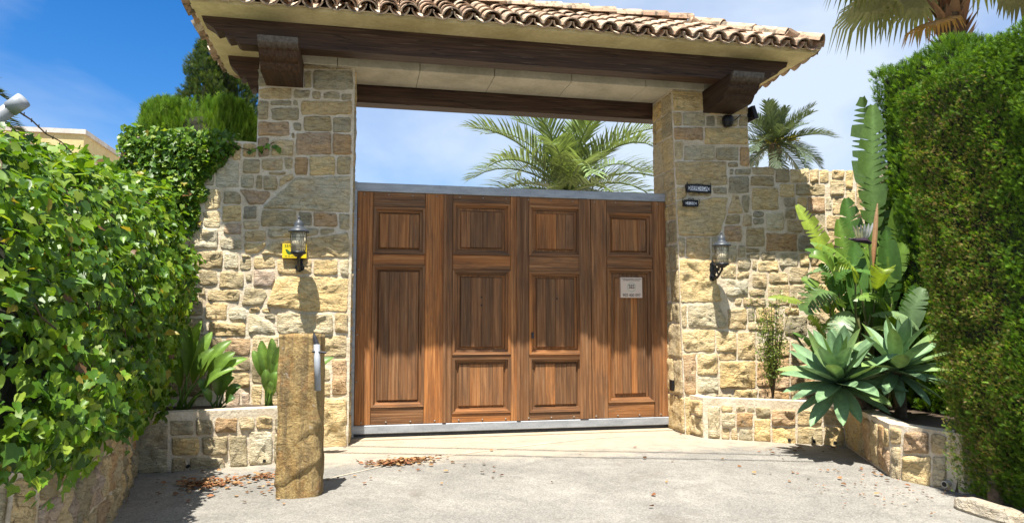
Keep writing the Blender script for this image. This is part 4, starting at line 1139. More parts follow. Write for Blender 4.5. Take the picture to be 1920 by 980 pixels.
def slabmat():
    m = NT('ochre_slab'); v = m.coord()
    c = m.ramp(m.noise(v, 4.2, 7, 0.7, 0.9), [(0.30, (0.14, 0.085, 0.035)), (0.42, (0.31, 0.195, 0.07)), (0.52, (0.45, 0.32, 0.135)), (0.64, (0.34, 0.22, 0.085)), (0.78, (0.44, 0.37, 0.26))])
    st = m.noise(m.coord(scale=(16, 16, 1.6)), 1.0, 7, 0.7, 0.7)
    c = m.mix(m.ramp(st, [(0.44, 0), (0.60, 0.75)]), c, (0.16, 0.115, 0.06))
    c = m.mix(m.ramp(m.noise(v, 6, 6, 0.7, 0.5), [(0.55, 0), (0.66, 0.6)]), c, (0.42, 0.22, 0.08))
    c = m.mix(m.ramp(m.noise(v, 11, 5, 0.7), [(0.64, 0), (0.72, 0.7)]), c, (0.56, 0.52, 0.44))
    gr_ = m.noise(v, 60, 6, 0.75)
    c = m.mix(1.0, c, m.ramp(gr_, [(0.3, 0.55), (0.5, 1.0), (0.7, 1.2)]), 'MULTIPLY')
    m.col(c); m.rough(0.92); m.bump(m.addh(m.addh(m.noise(v, 10, 7, 0.7, 0.8), st, 0.6), gr_, 0.35), 1.0, 0.035); return m.m
ps = thing('standing_stone', (-0.31, -2.39, GZ), 'tall ochre stone slab standing on the driveway with a steel tube fixed to it', 'stone post')
v, f = slab(); MB().add(v, f).build('slab', slabmat(), ps, smooth=True)
m = MB(); m.tube([(-0.190, -2.530, 0.705), (-0.205, -2.515, 1.035)], 0.023, 12); m.build('steel_tube', M['pipe'], ps, smooth=True)
m = MB(); m.tube([(-0.235, -2.53, 0.985), (-0.135, -2.53, 0.975)], 0.008, 6); m.tube([(-0.206, -2.515, 1.03), (-0.222, -2.505, 1.085), (-0.228, -2.50, 1.115)], [0.019, 0.014, 0.006], 8); m.build('clamp', M['dark_steel'], ps)
# fallen leaves
lr = np.random.default_rng(3)
def fallen(n, c, sx, sy, z=GZ + 0.008, big=1.0):
    p = np.stack([c[0] + lr.normal(0, sx, n), c[1] + lr.normal(0, sy, n), np.full(n, z) + lr.uniform(0, 0.012 if n > 40 else 0.006, n)], 1); return p, lr.uniform(0.028, 0.055, n) * big
drv = np.array([(0, 0, 0), (0.3, 0.25, 0.10), (0.34, 0.6, 0.14), (0, 1, 0.05), (-0.34, 0.6, 0.12), (-0.3, 0.25, 0.16), (0, 0.5, 0.0)]); drf = np.array([(0, 1, 6), (1, 2, 6), (2, 3, 6), (3, 4, 6), (4, 5, 6), (5, 0, 6)])
def litter(name, groups, label):
    P = np.concatenate([g[0] for g in groups]); S = np.concatenate([g[1] for g in groups]); n = len(P)
    a = lr.uniform(0, 6.28, n); Yv = np.stack([np.cos(a), np.sin(a), lr.uniform(-0.12, 0.25, n)], 1); Z = np.stack([lr.normal(0, 0.3, n), lr.normal(0, 0.3, n), np.ones(n)], 1)
    V, F = scatter(drv, drf, frames(Yv, Z, np.zeros(n)) * S[:, None, None], P)
    pal = np.array([(0.30, 0.16, 0.07), (0.20, 0.10, 0.045), (0.36, 0.22, 0.10), (0.13, 0.075, 0.04), (0.27, 0.11, 0.05)])
    T = pal[lr.integers(0, 5, n)] * lr.uniform(0.7, 1.15, (n, 1))
    return tag(np_mesh(name, V, F, M['dry'], tint=np.repeat(T, len(drv), 0)), label, 'leaf litter', kind='stuff')
litter('fallen_leaves', [fallen(230, (0.40, -1.42), 0.10, 0.06), fallen(110, (0.58, -1.33), 0.10, 0.05), fallen(190, (-1.02, -1.95), 0.12, 0.08), fallen(70, (-0.66, -1.78), 0.09, 0.06), fallen(60, (-0.9, -2.0), 0.35, 0.25), fallen(30, (-0.45, -2.2), 0.15, 0.25),
        fallen(26, (0.5, -1.7), 0.5, 0.35), fallen(14, (2.0, -1.6), 1.4, 0.7), fallen(3, (2.35, -2.9), 0.3, 0.2), fallen(30, (4.0, -2.9), 0.35, 0.4), fallen(70, (3.9, -3.3), 0.3, 0.3, big=0.5), fallen(25, (4.45, -1.6), 0.3, 0.12)], 'dry brown leaves lying in drifts on the driveway')
# overhead cables above the drive, out of frame, whose shadows cross it
for k, oy in ((0, 0.0), (1, -0.34)):
    pts = [(-30 + 60 * q / 24, -3.45 + oy - 0.335 * (-30 + 60 * q / 24 - 1.0) * (1 - 0.06 * k), 7.0 - 1.1 * (1 - ((q - 12) / 12) ** 2) + 1.1) for q in range(25)]
    tag(MB().tube(pts, 0.016, 6).build('overhead_cable', M['black']), ('black overhead cable strung high across the driveway, the one nearer the gate', 'black overhead cable strung high across the driveway, the one farther from the gate')[k], 'cable', 'overhead cables')
# ------------------------------------------------------------------ planting
rng = np.random.default_rng(17)
def unit(a): return a / np.maximum(np.linalg.norm(a, axis=-1, keepdims=True), 1e-9)
CAM = np.array(cam.location)
ivy_v = np.array([(0, 0, 0), (0.20, -0.10, 0.02), (0.50, 0.10, 0.05), (0.34, 0.32, 0.05), (0.42, 0.56, 0.04), (0.20, 0.62, 0.04), (0, 1.0, -0.06), (-0.20, 0.62, 0.04), (-0.42, 0.56, 0.04), (-0.34, 0.32, 0.05), (-0.50, 0.10, 0.05), (-0.20, -0.10, 0.02), (0, 0.30, -0.03), (0, 0.62, -0.03)])
ivy_f = np.array([(0, 1, 12), (1, 2, 12), (2, 3, 12), (3, 13, 12), (3, 4, 13), (4, 5, 13), (5, 6, 13), (6, 7, 13), (7, 8, 13), (8, 9, 13), (9, 12, 13), (9, 10, 12), (10, 11, 12), (11, 0, 12)])
ivy_shapes = [ivy_v, ivy_v.copy(), ivy_v.copy()]
ivy_shapes[1][[2, 10], :2] = [(0.36, 0.05), (-0.36, 0.05)]; ivy_shapes[1][[3, 9], :2] = [(0.38, 0.26), (-0.38, 0.26)]; ivy_shapes[1][[4, 8], :2] = [(0.33, 0.48), (-0.33, 0.48)]; ivy_shapes[1][[5, 7], :2] = [(0.20, 0.70), (-0.20, 0.70)]     # heart-shaped
ivy_shapes[2][[2, 10], :2] = [(0.42, 0.02), (-0.42, 0.02)]; ivy_shapes[2][[3, 9], :2] = [(0.56, 0.30), (-0.56, 0.30)]; ivy_shapes[2][[4, 8], :2] = [(0.26, 0.44), (-0.26, 0.44)]; ivy_shapes[2][[5, 7], :2] = [(0.15, 0.70), (-0.15, 0.70)]   # three-lobed
IVY = np.array([(0.090, 0.200, 0.016), (0.145, 0.275, 0.020), (0.055, 0.135, 0.016), (0.21, 0.34, 0.025), (0.105, 0.22, 0.02), (0.28, 0.38, 0.04)])
def ivy_tints(n):
    T = 0.86 * IVY[rng.choice(6, n, p=[0.25, 0.25, 0.14, 0.17, 0.1, 0.09])] * rng.uniform(0.75, 1.2, (n, 1))
    k = rng.random(n); T[k < 0.016] = (0.30, 0.25, 0.04); T[k < 0.006] = (0.17, 0.09, 0.035); return T
def ivy_leaves(root, P, N, S, singles, seed):
    n = len(P)
    down = np.array([0, 0, -1.0]) - N * (-N[:, 2:3]); down = unit(down + rng.normal(0, 0.55, (n, 3)))
    Z = unit(N * 0.8 + np.array([-0.12, -0.30, 0.75]) + rng.normal(0, 0.42, (n, 3)))
    Fm = frames(down, Z, rng.normal(0, 0.25, n)) * S[:, None, None]
    T = ivy_tints(n)
    curl = rng.uniform(0.2, 2.2, n)
    score = S / np.linalg.norm(P - CAM, axis=1) + 0.02 * (N @ unit((CAM - P.mean(0))[None])[0])
    idx = np.argsort(-score)[:singles]
    mask = np.ones(n, bool); mask[idx] = False
    Fb = Fm.copy(); Fb[:, :, 2] *= curl[:, None]
    kinds = rng.integers(0, 3, n)
    VV, FF, TT, base = [], [], [], 0
    for q, tv in enumerate(ivy_shapes):
        sel = mask & (kinds == q); V, F = scatter(tv, ivy_f, Fb[sel], P[sel]); VV.append(V); FF.append(F + base); base += len(V); TT.append(np.repeat(T[sel], len(tv), 0))
    np_mesh('foliage', np.concatenate(VV), np.concatenate(FF), M['ivy'], root, tint=np.concatenate(TT), kind='stuff')
    meshes = []
    for q in range(8):
        me = bpy.data.meshes.new('ivy_leaf'); vv = ivy_shapes[q % 3].copy(); vv[:, 2] *= 0.5 + 0.3 * q; me.from_pydata([tuple(a) for a in vv], [], [tuple(a) for a in ivy_f.tolist()])
        at = me.color_attributes.new('tint', 'FLOAT_COLOR', 'POINT'); t = ivy_tints(1)[0] if q < 7 else np.array((0.16, 0.25, 0.03))
        at.data.foreach_set('color', np.tile(np.append(t, 1.0), len(vv)).astype(np.float32)); me.materials.append(M['ivy']); meshes.append(me)
    off = np.array(root_loc(root))
    for i in idx:
        o = bpy.data.objects.new('leaf', meshes[int(rng.integers(0, 8))]); link(o, root); m3 = Fm[i]
        o.matrix_basis = Matrix([[*m3[r], (P[i] - off)[r]] for r in range(3)] + [[0, 0, 0, 1]])
# --- ivy hedge on the left
SEC = np.array([(0.045, 0.40), (0.09, 0.62), (0.11, 0.95), (0.07, 1.35), (-0.04, 1.72), (-0.20, 2.02), (-0.44, 2.20), (-0.80, 2.24), (-1.25, 2.15), (-1.6, 1.6), (-1.7, 0.5)])    # outward from the wall face, height
SL = np.concatenate([[0], np.cumsum(np.linalg.norm(np.diff(SEC, axis=0), axis=1))])
def vnoise(P, f, sd=0.0): return np.array([noise.noise((p[0] * f + sd, p[1] * f, p[2] * f)) for p in P])
def ivy_surface(y, t):
    X = np.interp(t, SL, SEC[:, 0]); Z = np.interp(t, SL, SEC[:, 1])
    X = X + np.interp(y, [-4.42, -2.93, -1.42, -0.9], [-1.25, -1.405, -1.70, -1.76]); far = np.clip((y + 3.6) / 2.8, 0, 1)
    X = X + 0.20 * far * np.clip((Z - 0.55) / 0.9, 0, 1) + 0.12 * far * np.clip((Z - 1.6) / 0.4, 0, 1)
    Z = Z + np.clip(Z - 0.6, 0, 1) * (0.095 * (y + 2.9)) + 0.26 * (1 - far) * np.clip((0.95 - Z) / 0.6, 0, 1)
    X = X + 0.10 * np.clip((-y - 4.0), 0, 1.2)
    P = np.stack([X, y, Z], -1); return P
def ivy_sample(n, y0, y1, t0, t1, off):
    y = rng.uniform(y0, y1, n); t = rng.uniform(t0, t1, n)
    P = ivy_surface(y, t); A = ivy_surface(y + 0.02, t) - P; B = ivy_surface(y, np.minimum(t + 0.02, SL[-1])) - ivy_surface(y, np.maximum(t - 0.02, 0))
    N = unit(np.cross(B, A)); flip = (N[:, 0] * 1.0 + N[:, 2] * 0.6) < 0; N[flip] *= -1
    lump = vnoise(P, 2.3) * 0.12 + vnoise(P, 6.0, 5) * 0.08
    return P + N * (lump + off(n))[:, None], N
ih = thing('ivy_hedge', (-1.9, -2.6, GZ), 'big glossy green ivy hedge tumbling over the low retaining wall', 'hedge')
n = 18500
P, N = ivy_sample(n, -5.1, -0.55, 0.0, 2.9, lambda k: rng.uniform(-0.12, 0.10, k))
hang = rng.random(n) < 0.10; P[hang] += np.stack([np.zeros(hang.sum()), np.zeros(hang.sum()), -rng.uniform(0, 0.12, hang.sum()) * (P[hang, 2] < 0.8)], 1)
S = rng.uniform(0.034, 0.074, n) * np.where(rng.random(n) < 0.12, 1.35, 1.0)
S = S * np.interp(P[:, 1], [-4.6, -2.0], [0.86, 1.05])
ivy_leaves(ih, P, N, S, 290, 1)
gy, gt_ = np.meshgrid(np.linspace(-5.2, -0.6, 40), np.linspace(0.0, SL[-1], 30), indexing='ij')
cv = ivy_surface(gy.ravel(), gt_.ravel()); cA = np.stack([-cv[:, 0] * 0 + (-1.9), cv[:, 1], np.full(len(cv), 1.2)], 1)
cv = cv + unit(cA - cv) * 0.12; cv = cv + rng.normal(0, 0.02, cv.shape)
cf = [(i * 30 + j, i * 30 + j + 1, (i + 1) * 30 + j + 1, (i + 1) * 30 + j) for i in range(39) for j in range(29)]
MB().add(cv.tolist(), cf).build('inner_light_block', M['core'], ih)  # dark sheet added inside the ivy leaves to block light
m = MB()
for k in range(70):
    y = rng.uniform(-4.9, -0.9); t = rng.uniform(0.1, 1.6); pts = []
    for q in range(6): pts.append(ivy_surface(np.array([y + 0.09 * q * (1 if k % 2 else -1) * 0.6]), np.array([t + 0.07 * q]))[0] + np.array([0.03 + 0.02 * math.sin(q * 2 + k), 0, 0]))
    m.tube([tuple(p) for p in pts], 0.0035, 4)
m.build('runners', M['twig'], ih, kind='stuff')
# --- ivy over the wing wall
iw = thing('wall_ivy', (-1.7, -0.3, 2.0), 'bright ivy draped over the top of the stone wall beside the pillar', 'ivy')
n = 5200; s = rng.uniform(-2.25, -0.98, n); z = rng.uniform(2.05, 3.22, n); z = np.where(z > 3.03, 3.03 + (z - 3.03) * 0.55, z)
edge = np.interp(z, [2.05, 2.2, 2.6, 2.85, 2.97, 3.2], [-1.52, -1.45, -1.36, -1.22, -1.06, -1.10]) + 0.13 * vnoise(np.stack([s, z, z], 1), 4.0) - 0.05
keep = s < edge; s, z = s[keep], z[keep]; n = len(s)
P = np.array([wall(a, b, 0.0) for a, b in zip(s, z)]); P[:, 1] -= rng.uniform(0.02, 0.13, n) * np.clip((edge[keep] - s) * 4 + 0.3, 0.3, 1); over = z > 3.02; P[over, 1] += rng.uniform(0, 0.35, over.sum())
N = np.tile((0.0, -0.9, 0.35), (n, 1))
ivy_leaves(iw, P, N, rng.uniform(0.038, 0.070, n), 120, 2)
tw = [(-1.02, 2.93), (-0.94, 2.97), (-0.86, 2.99), (-0.80, 3.03)]
MB().tube([wall(a, b, 0.04) for a, b in [(-1.25, 2.98)] + tw], 0.005, 5).build('runner', M['twig'], iw)
P = np.array([wall(a, b - 0.02, 0.05) for a, b in tw * 3]) + rng.normal(0, 0.025, (12, 3)); N = np.tile((0, -1.0, 0.2), (12, 1))
ivy_leaves(iw, P, N, rng.uniform(0.05, 0.075, 12), 0, 3)
# --- cypress sprays
def spray(k=5):
    v = [(-0.07, 0, 0), (0.07, 0, 0), (0, 1, 0.04)]; f = [(0, 1, 2)]
    for q, (y, a) in enumerate(((0.10, 1), (0.16, -1), (0.30, 1), (0.38, -1), (0.52, 1), (0.60, -1))):
        b = len(v); v += [(0, y - 0.06, 0.0), (0, y + 0.09, 0.0), (a * (0.40 - 0.09 * (q // 2)), y + 0.30, 0.10 * (1 if q % 2 else -1))]; f.append((b, b + 1, b + 2))
    return np.array(v), np.array(f)
sp_v, sp_f = spray()
def sprays(root, P, N, L, T, up=0.9, out=0.55, jit=0.35, name='foliage', wide=1.0):
    n = len(P); Y = unit(N * out + np.array([0, 0, up]) + rng.normal(0, jit, (n, 3)))
    Fm = frames(Y, unit(N + rng.normal(0, 0.5, (n, 3))), rng.uniform(-1.2, 1.2, n)) * L[:, None, None]; Fm[:, :, 0] *= wide
    V, F = scatter(sp_v, sp_f, Fm, P)
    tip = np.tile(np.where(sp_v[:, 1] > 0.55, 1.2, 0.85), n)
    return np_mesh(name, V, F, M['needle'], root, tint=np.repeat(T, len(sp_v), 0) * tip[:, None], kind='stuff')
def box_surface(n, x0, x1, y0, y1, z0, z1, faces):
    """points and normals on chosen faces of a box"""
    area = {'-x': (y1 - y0) * (z1 - z0), '+x': (y1 - y0) * (z1 - z0), '-y': (x1 - x0) * (z1 - z0), '+y': (x1 - x0) * (z1 - z0), '+z': (x1 - x0) * (y1 - y0)}
    tot = sum(area[f] for f in faces); PP = []; NN = []
    for f in faces:
        k = int(n * area[f] / tot); u, v = rng.random(k), rng.random(k)
        if f[1] == 'x': p = np.stack([np.full(k, x0 if f[0] == '-' else x1), y0 + u * (y1 - y0), z0 + v * (z1 - z0)], 1); q = (-1 if f[0] == '-' else 1, 0, 0)
        elif f[1] == 'y': p = np.stack([x0 + u * (x1 - x0), np.full(k, y0 if f[0] == '-' else y1), z0 + v * (z1 - z0)], 1); q = (0, -1 if f[0] == '-' else 1, 0)
        else: p = np.stack([x0 + u * (x1 - x0), y0 + v * (y1 - y0), np.full(k, z1)], 1); q = (0, 0, 1)
        PP.append(p); NN.append(np.tile(np.array(q, float), (k, 1)))
    return np.concatenate(PP), np.concatenate(NN)
def lumpy_box(m, x0, x1, y0, y1, z0, z1, inset, st=0.18):
    """closed dark core a little inside the foliage"""
    x0 += inset; y0 += inset; x1 -= inset; y1 -= inset; z1 -= inset
    m.box(x0, x1, y0, y1, z0, z1)
GREEN = np.array([(0.125, 0.245, 0.018), (0.085, 0.185, 0.015), (0.17, 0.295, 0.024), (0.065, 0.135, 0.013)])
BROWN = np.array([(0.33, 0.30, 0.075), (0.26, 0.27, 0.055), (0.38, 0.28, 0.12), (0.22, 0.26, 0.045)])
def shape_near(P, N):
    k = np.clip((0.75 - P[:, 2]) / 0.9, 0, 1)
    P = P.copy(); P[:, 0] += 0.16 * k * k * (N[:, 0] < 0)
    P[:, 1] -= np.clip(3.0 - P[:, 2], 0, 3) * 0.115 * np.clip((P[:, 1] + 4.0) / 0.8, 0, 1)
    lump = 0.05 * vnoise(P, 1.6, 3) + 0.045 * vnoise(P, 6.0, 8)
    return P + N * lump[:, None]
hx0, hx1, hy0, hy1, hz0, hz1 = 4.24, 5.4, -6.2, -3.10, -0.02, 2.98
ch = thing('cypress_hedge', (4.8, -4.2, GZ), 'tall clipped cypress hedge with a browned bare side', 'hedge', 'cypress hedges')
P, N = box_surface(76000, hx0, hx1, -4.9, hy1, hz0, hz1, ['-x', '+z'])
P2, N2 = box_surface(5000, hx0, hx1, hy1 - 0.3, hy1, hz0, hz1, ['+y'])
P, N = np.concatenate([P, P2]), np.concatenate([N, N2]); P = shape_near(P, N) - N * rng.uniform(0, 0.05, (len(P), 1))
bn = vnoise(P, 1.7, 2) * 0.9 + vnoise(P, 5, 6) * 0.45
br = np.exp(-((P[:, 1] + 3.5) / 0.62) ** 2 - ((P[:, 2] - 1.3) / 1.5) ** 2) * 1.5 + bn * 0.45 - 0.42
br = np.clip(br * 2.2, 0, 1) * (N[:, 2] < 0.5)
br = (rng.random(len(P)) < br * 0.62)
P[:, 2] += np.where(N[:, 2] > 0.5, 0.16 * np.clip(-3.3 - P[:, 1], 0, 2), 0) + np.where((N[:, 2] < 0.5) & (P[:, 2] > 2.2), (P[:, 2] - 2.2) / 0.78 * 0.16 * np.clip(-3.3 - P[:, 1], 0, 2), 0)
T = (1 + 0.5 * np.clip(vnoise(P, 9.0, 4) + 0.5 * vnoise(P, 22.0, 1), -0.7, 0.7))[:, None] * np.where(br[:, None], BROWN[rng.integers(0, 4, len(P))], GREEN[rng.integers(0, 4, len(P))]) * rng.uniform(0.7, 1.2, (len(P), 1))
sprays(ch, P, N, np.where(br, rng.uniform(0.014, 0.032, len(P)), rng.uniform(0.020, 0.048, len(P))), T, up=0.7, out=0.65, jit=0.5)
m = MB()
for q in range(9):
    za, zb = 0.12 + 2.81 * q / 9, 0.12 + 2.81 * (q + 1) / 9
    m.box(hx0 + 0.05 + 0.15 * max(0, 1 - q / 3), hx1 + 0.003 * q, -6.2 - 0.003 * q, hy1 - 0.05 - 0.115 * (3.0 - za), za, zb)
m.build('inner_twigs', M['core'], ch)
m = MB(); m.tube([(4.36, -3.70, GZ - 0.1), (4.38, -3.70, 0.5)], 0.05, 9); m.build('trunk', M['bark'], ch)
m = MB(); m.tube([(4.47, -3.28, GZ - 0.1), (4.5, -3.3, 0.5)], 0.045, 9); m.build('trunk', M['bark'], ch)
fh = thing('cypress_hedge', (6.4, -1.7, GZ), 'taller bright green cypress hedge behind the agaves and giant leaves', 'hedge', 'cypress hedges')
P, N = box_surface(34000, 5.50, 7.6, -2.35, -1.25, 0.32, 3.86, ['-x', '-y', '+z', '+y'])
P = P + N * (0.06 * vnoise(P, 1.6, 9) + 0.045 * vnoise(P, 5, 1) - rng.uniform(0, 0.09, len(P)))[:, None]
P[:, 2] += np.where(N[:, 2] > 0.5, 0.10 * (P[:, 0] - 5.5), 0)
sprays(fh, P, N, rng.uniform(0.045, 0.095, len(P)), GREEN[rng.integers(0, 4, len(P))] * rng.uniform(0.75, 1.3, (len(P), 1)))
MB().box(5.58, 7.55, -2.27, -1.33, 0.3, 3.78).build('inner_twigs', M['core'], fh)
kb = thing('kerb_stone', (4.11, -3.9, GZ), 'low pale rough kerb stone at the foot of the cypress hedge', 'kerb stone')
def rock(parent, c, r, name='block', seed=0):
    v = []; f = []; nu, nv = 14, 8
    for j in range(nv + 1):
        th = math.pi * j / nv
        for i in range(nu):
            ph = 2 * math.pi * i / nu; d = Vector((math.sin(th) * math.cos(ph), math.sin(th) * math.sin(ph), math.cos(th)))
            d = Vector([math.copysign(abs(q) ** 0.55, q) for q in d]); k = 1 + 0.16 * noise.fractal(d * 1.5 + Vector((seed, 0, 0)), 0.9, 2, 3)
            v.append((c[0] + d.x * r[0] * k, c[1] + d.y * r[1] * k, c[2] + d.z * r[2] * k))
    for j in range(nv):
        for i in range(nu): f.append((j * nu + i, j * nu + (i + 1) % nu, (j + 1) * nu + (i + 1) % nu, (j + 1) * nu + i))
    o = MB().add(v, f).build(name, M['stone'], parent); o.color = (0.40, 0.36, 0.29, 1)
rock(kb, (4.11, -3.90, GZ + 0.015), (0.085, 0.24, 0.065), seed=2)
# --- clipped conifer and dark cypress behind the left wall
cc = thing('clipped_conifer', (-1.8, 1.1, 0), 'light green feathery clipped conifer behind the left wall', 'conifer')
n = 15000; d = unit(rng.normal(0, 1, (n, 3))); d[:, 2] = np.abs(d[:, 2]) * rng.choice([1, 1, -0.4], n)
e = np.sign(d) * np.abs(d) ** 0.45; P = np.array([-1.78, 1.15, 2.95]) + e * np.array([0.66, 0.55, 0.80])
N = unit(d); P += N * (0.07 * vnoise(P, 3, 4))[:, None] - N * rng.uniform(0, 0.12, (n, 1))
LG = np.array([(0.16, 0.29, 0.025), (0.12, 0.235, 0.02), (0.085, 0.17, 0.015), (0.20, 0.32, 0.035)])
sprays(cc, P, N, rng.uniform(0.07, 0.15, n), 1.15 * LG[rng.integers(0, 4, n)] * rng.uniform(0.7, 1.2, (n, 1)), up=1.3, out=0.5, jit=0.22, wide=0.7)
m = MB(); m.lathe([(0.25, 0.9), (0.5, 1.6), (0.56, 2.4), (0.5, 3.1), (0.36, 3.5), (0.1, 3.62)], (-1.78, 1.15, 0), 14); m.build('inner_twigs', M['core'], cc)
MB().tube([(-1.78, 1.15, GZ), (-1.78, 1.15, 1.6)], [0.09, 0.06], 8).build('trunk', M['bark'], cc)
cy = thing('cypress_tree', (-1.95, 3.3, 0), 'dark green conical cypress tree rising behind the gate roof', 'tree')
n = 26000; z = rng.uniform(0, 1, n) ** 1.15; a = rng.uniform(0, 6.283, n)
rad = (0.92 * (1 - z) ** 0.95 + 0.04) * (1 + 0.26 * np.sin(a * 3 + z * 9) * np.sin(z * 23 + a) + 0.10 * np.sin(a * 9 + z * 40)) * rng.uniform(0.78, 1.05, n)
P = np.stack([-2.02 + rad * 0.92 * np.cos(a), 3.3 + rad * np.sin(a), 2.4 + z * 4.1], 1); N = unit(np.stack([np.cos(a), np.sin(a), np.full(n, 0.4)], 1))
DG = np.array([(0.06, 0.115, 0.022), (0.045, 0.09, 0.018), (0.085, 0.145, 0.03), (0.14, 0.19, 0.05)])
sprays(cy, P, N, rng.uniform(0.05, 0.11, n), 0.75 * DG[rng.integers(0, 4, n)] * rng.uniform(0.7, 1.25, (n, 1)), up=0.8, out=0.7, jit=0.4)
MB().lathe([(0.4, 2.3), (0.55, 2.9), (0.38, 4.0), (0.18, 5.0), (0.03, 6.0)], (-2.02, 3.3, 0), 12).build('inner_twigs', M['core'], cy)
MB().tube([(-1.93, 3.3, GZ), (-1.93, 3.3, 3.0)], [0.14, 0.10], 8).build('trunk', M['bark'], cy)
# --- palms
def frond(root, c, az, el, L, droop, lw, tintA, tintB, nl=46, name='frond', fold=0.55, twist=0.0):
    """feather frond: arching rachis with two rows of leaflets"""
    az, el = az, el; h = np.array([math.cos(az), math.sin(az), 0]); K = 24
    pts = [np.array(c, float)]; a = el
    for k in range(K):
        pts.append(pts[-1] + (h * math.cos(a) + np.array([0, 0, math.sin(a)])) * L / K); a -= droop / K * (0.35 + 1.5 * k / K)
    pts = np.array(pts); side = np.array([-math.sin(az), math.cos(az), 0])
    V = []; F = []; T = []
    for k in range(nl):
        t = 0.10 + 0.90 * k / (nl - 1); p = np.array([np.interp(t, np.linspace(0, 1, K + 1), pts[:, q]) for q in range(3)])
        i = min(int(t * K), K - 1); tan = unit((pts[i + 1] - pts[i])[None])[0]; up = np.cross(side, tan); up = up if up[2] > -0.2 or True else up
        up = np.cross(tan, side); up = -up if up[2] < 0 and el > -0.3 and abs(tan[2]) < 0.98 and False else up
        ll = L * 0.30 * (0.35 + 0.65 * math.sin(math.pi * min(1, t * 0.80 + 0.14)) ** 0.7) * rng.uniform(0.85, 1.1)
        for s in (-1, 1):
            d = unit((side * s * (0.80 - 0.25 * t) + tan * (0.55 + 0.35 * t) + up * fold * -0.6 * (1 if up[2] < 0 else -1) + rng.normal(0, 0.07, 3))[None])[0]
            w = unit(np.cross(d, up)[None])[0] * lw * 0.5; e = p + d * ll * 0.55; tip = p + d * ll + np.array([0, 0, -0.10 * ll])
            b = len(V); V += [p - w * 0.5, p + w * 0.5, e - w, e + w, tip]; F += [(b, b + 1, b + 3), (b, b + 3, b + 2), (b + 2, b + 3, b + 4)]
            tt = np.array(tintA) * (1 - t) + np.array(tintB) * t; T += [tt * rng.uniform(0.75, 1.2)] * 5
    bt = MB().tube([tuple(q) for q in pts[::3]], [0.030 * (1 - k / 9.5) * (L / 2.2) + 0.003 for k in range(len(pts[::3]))], 5)
    b = len(V); V += [np.array(q) for q in bt.v]; T += [np.array(tintA) * 1.3] * len(bt.v)
    for q in bt.f:
        for k in range(1, len(q) - 1): F.append((b + q[0], b + q[k], b + q[k + 1]))
    return np_mesh(name, np.array(V), np.array(F), M['palm'], root, tint=np.array(T))
def date_palm(base, crown, L, nf, label, name='date_palm', lean=0, lw=0.035, fruits=False, tr_=0.16, seed=0, drp=0.95, els=(80, -12), tA=(0.10, 0.14, 0.045), tB=(0.125, 0.19, 0.075)):
    t = thing(name, base, label, 'palm tree', 'palm trees')
    m = MB(); nz = 26; pts = [tuple(np.array(base) + (np.array(crown) - np.array(base)) * k / nz) for k in range(nz + 1)]
    m.tube(pts, [tr_ * (1.12 if k % 2 else 0.94) for k in range(nz + 1)], 12); m.build('trunk', M['bark'], t)
    for k in range(nf):
        u = (k + 0.5) / nf; az = k * 2.39996 + seed; el = R(els[0] + (els[1] - els[0]) * u ** 0.85) + rng.normal(0, 0.06)
        q = rng.uniform(0.85, 1.15)
        frond(t, np.array(crown) + np.array([math.cos(az), math.sin(az), 0]) * tr_ * 0.5 * u, az, el, L * rng.uniform(0.85, 1.08) * (0.8 + 0.2 * u if u < 0.2 else 1), drp * (1 + 0.65 * u) + rng.normal(0, 0.12), lw, np.array(tA) * q, np.array(tB) * q)
    if fruits:
        for k in range(7):
            a = k * 0.9; p0 = np.array(crown) + np.array([0, 0, -0.05]); m = MB()
            for q in range(10):
                d = np.array([math.cos(a) * 0.5 + rng.normal(0, 0.12), math.sin(a) * 0.5 + rng.normal(0, 0.12), 0.28 + rng.normal(0, 0.1)])
                m.tube([tuple(p0), tuple(p0 + d * 0.6), tuple(p0 + d * 1.1 + np.array([0, 0, -0.18]))], [0.012, 0.010, 0.022], 4)
            m.build('flower_cluster', M['yellow_flower'], t)
    return t
M['yellow_flower'] = plain('yellow_palm_flowers', (0.38, 0.33, 0.04), 0.7, 0, 0.3, 10)
date_palm((4.45, 7.0, -0.05), (4.45, 7.0, 3.95), 2.55, 30, 'large date palm with arching fronds behind the gate', lw=0.042, tr_=0.24, seed=0.6, els=(88, -4), tA=(0.14, 0.18, 0.06), tB=(0.17, 0.24, 0.10))
date_palm((12.9, 12.5, -0.05), (12.9, 12.5, 6.75), 1.75, 34, 'small crowned date palm with yellow flowers beyond the right wall', lw=0.036, fruits=True, tr_=0.20, seed=1.3, drp=0.55, els=(88, -34), tA=(0.075, 0.105, 0.05), tB=(0.095, 0.13, 0.075))
date_palm((-8.25, 8.0, -0.05), (-8.25, 8.0, 5.5), 1.6, 26, 'distant palm peeking in beside the yellow house', lw=0.05, seed=2.0, els=(70, -45), tA=(0.05, 0.075, 0.03), tB=(0.07, 0.10, 0.045))
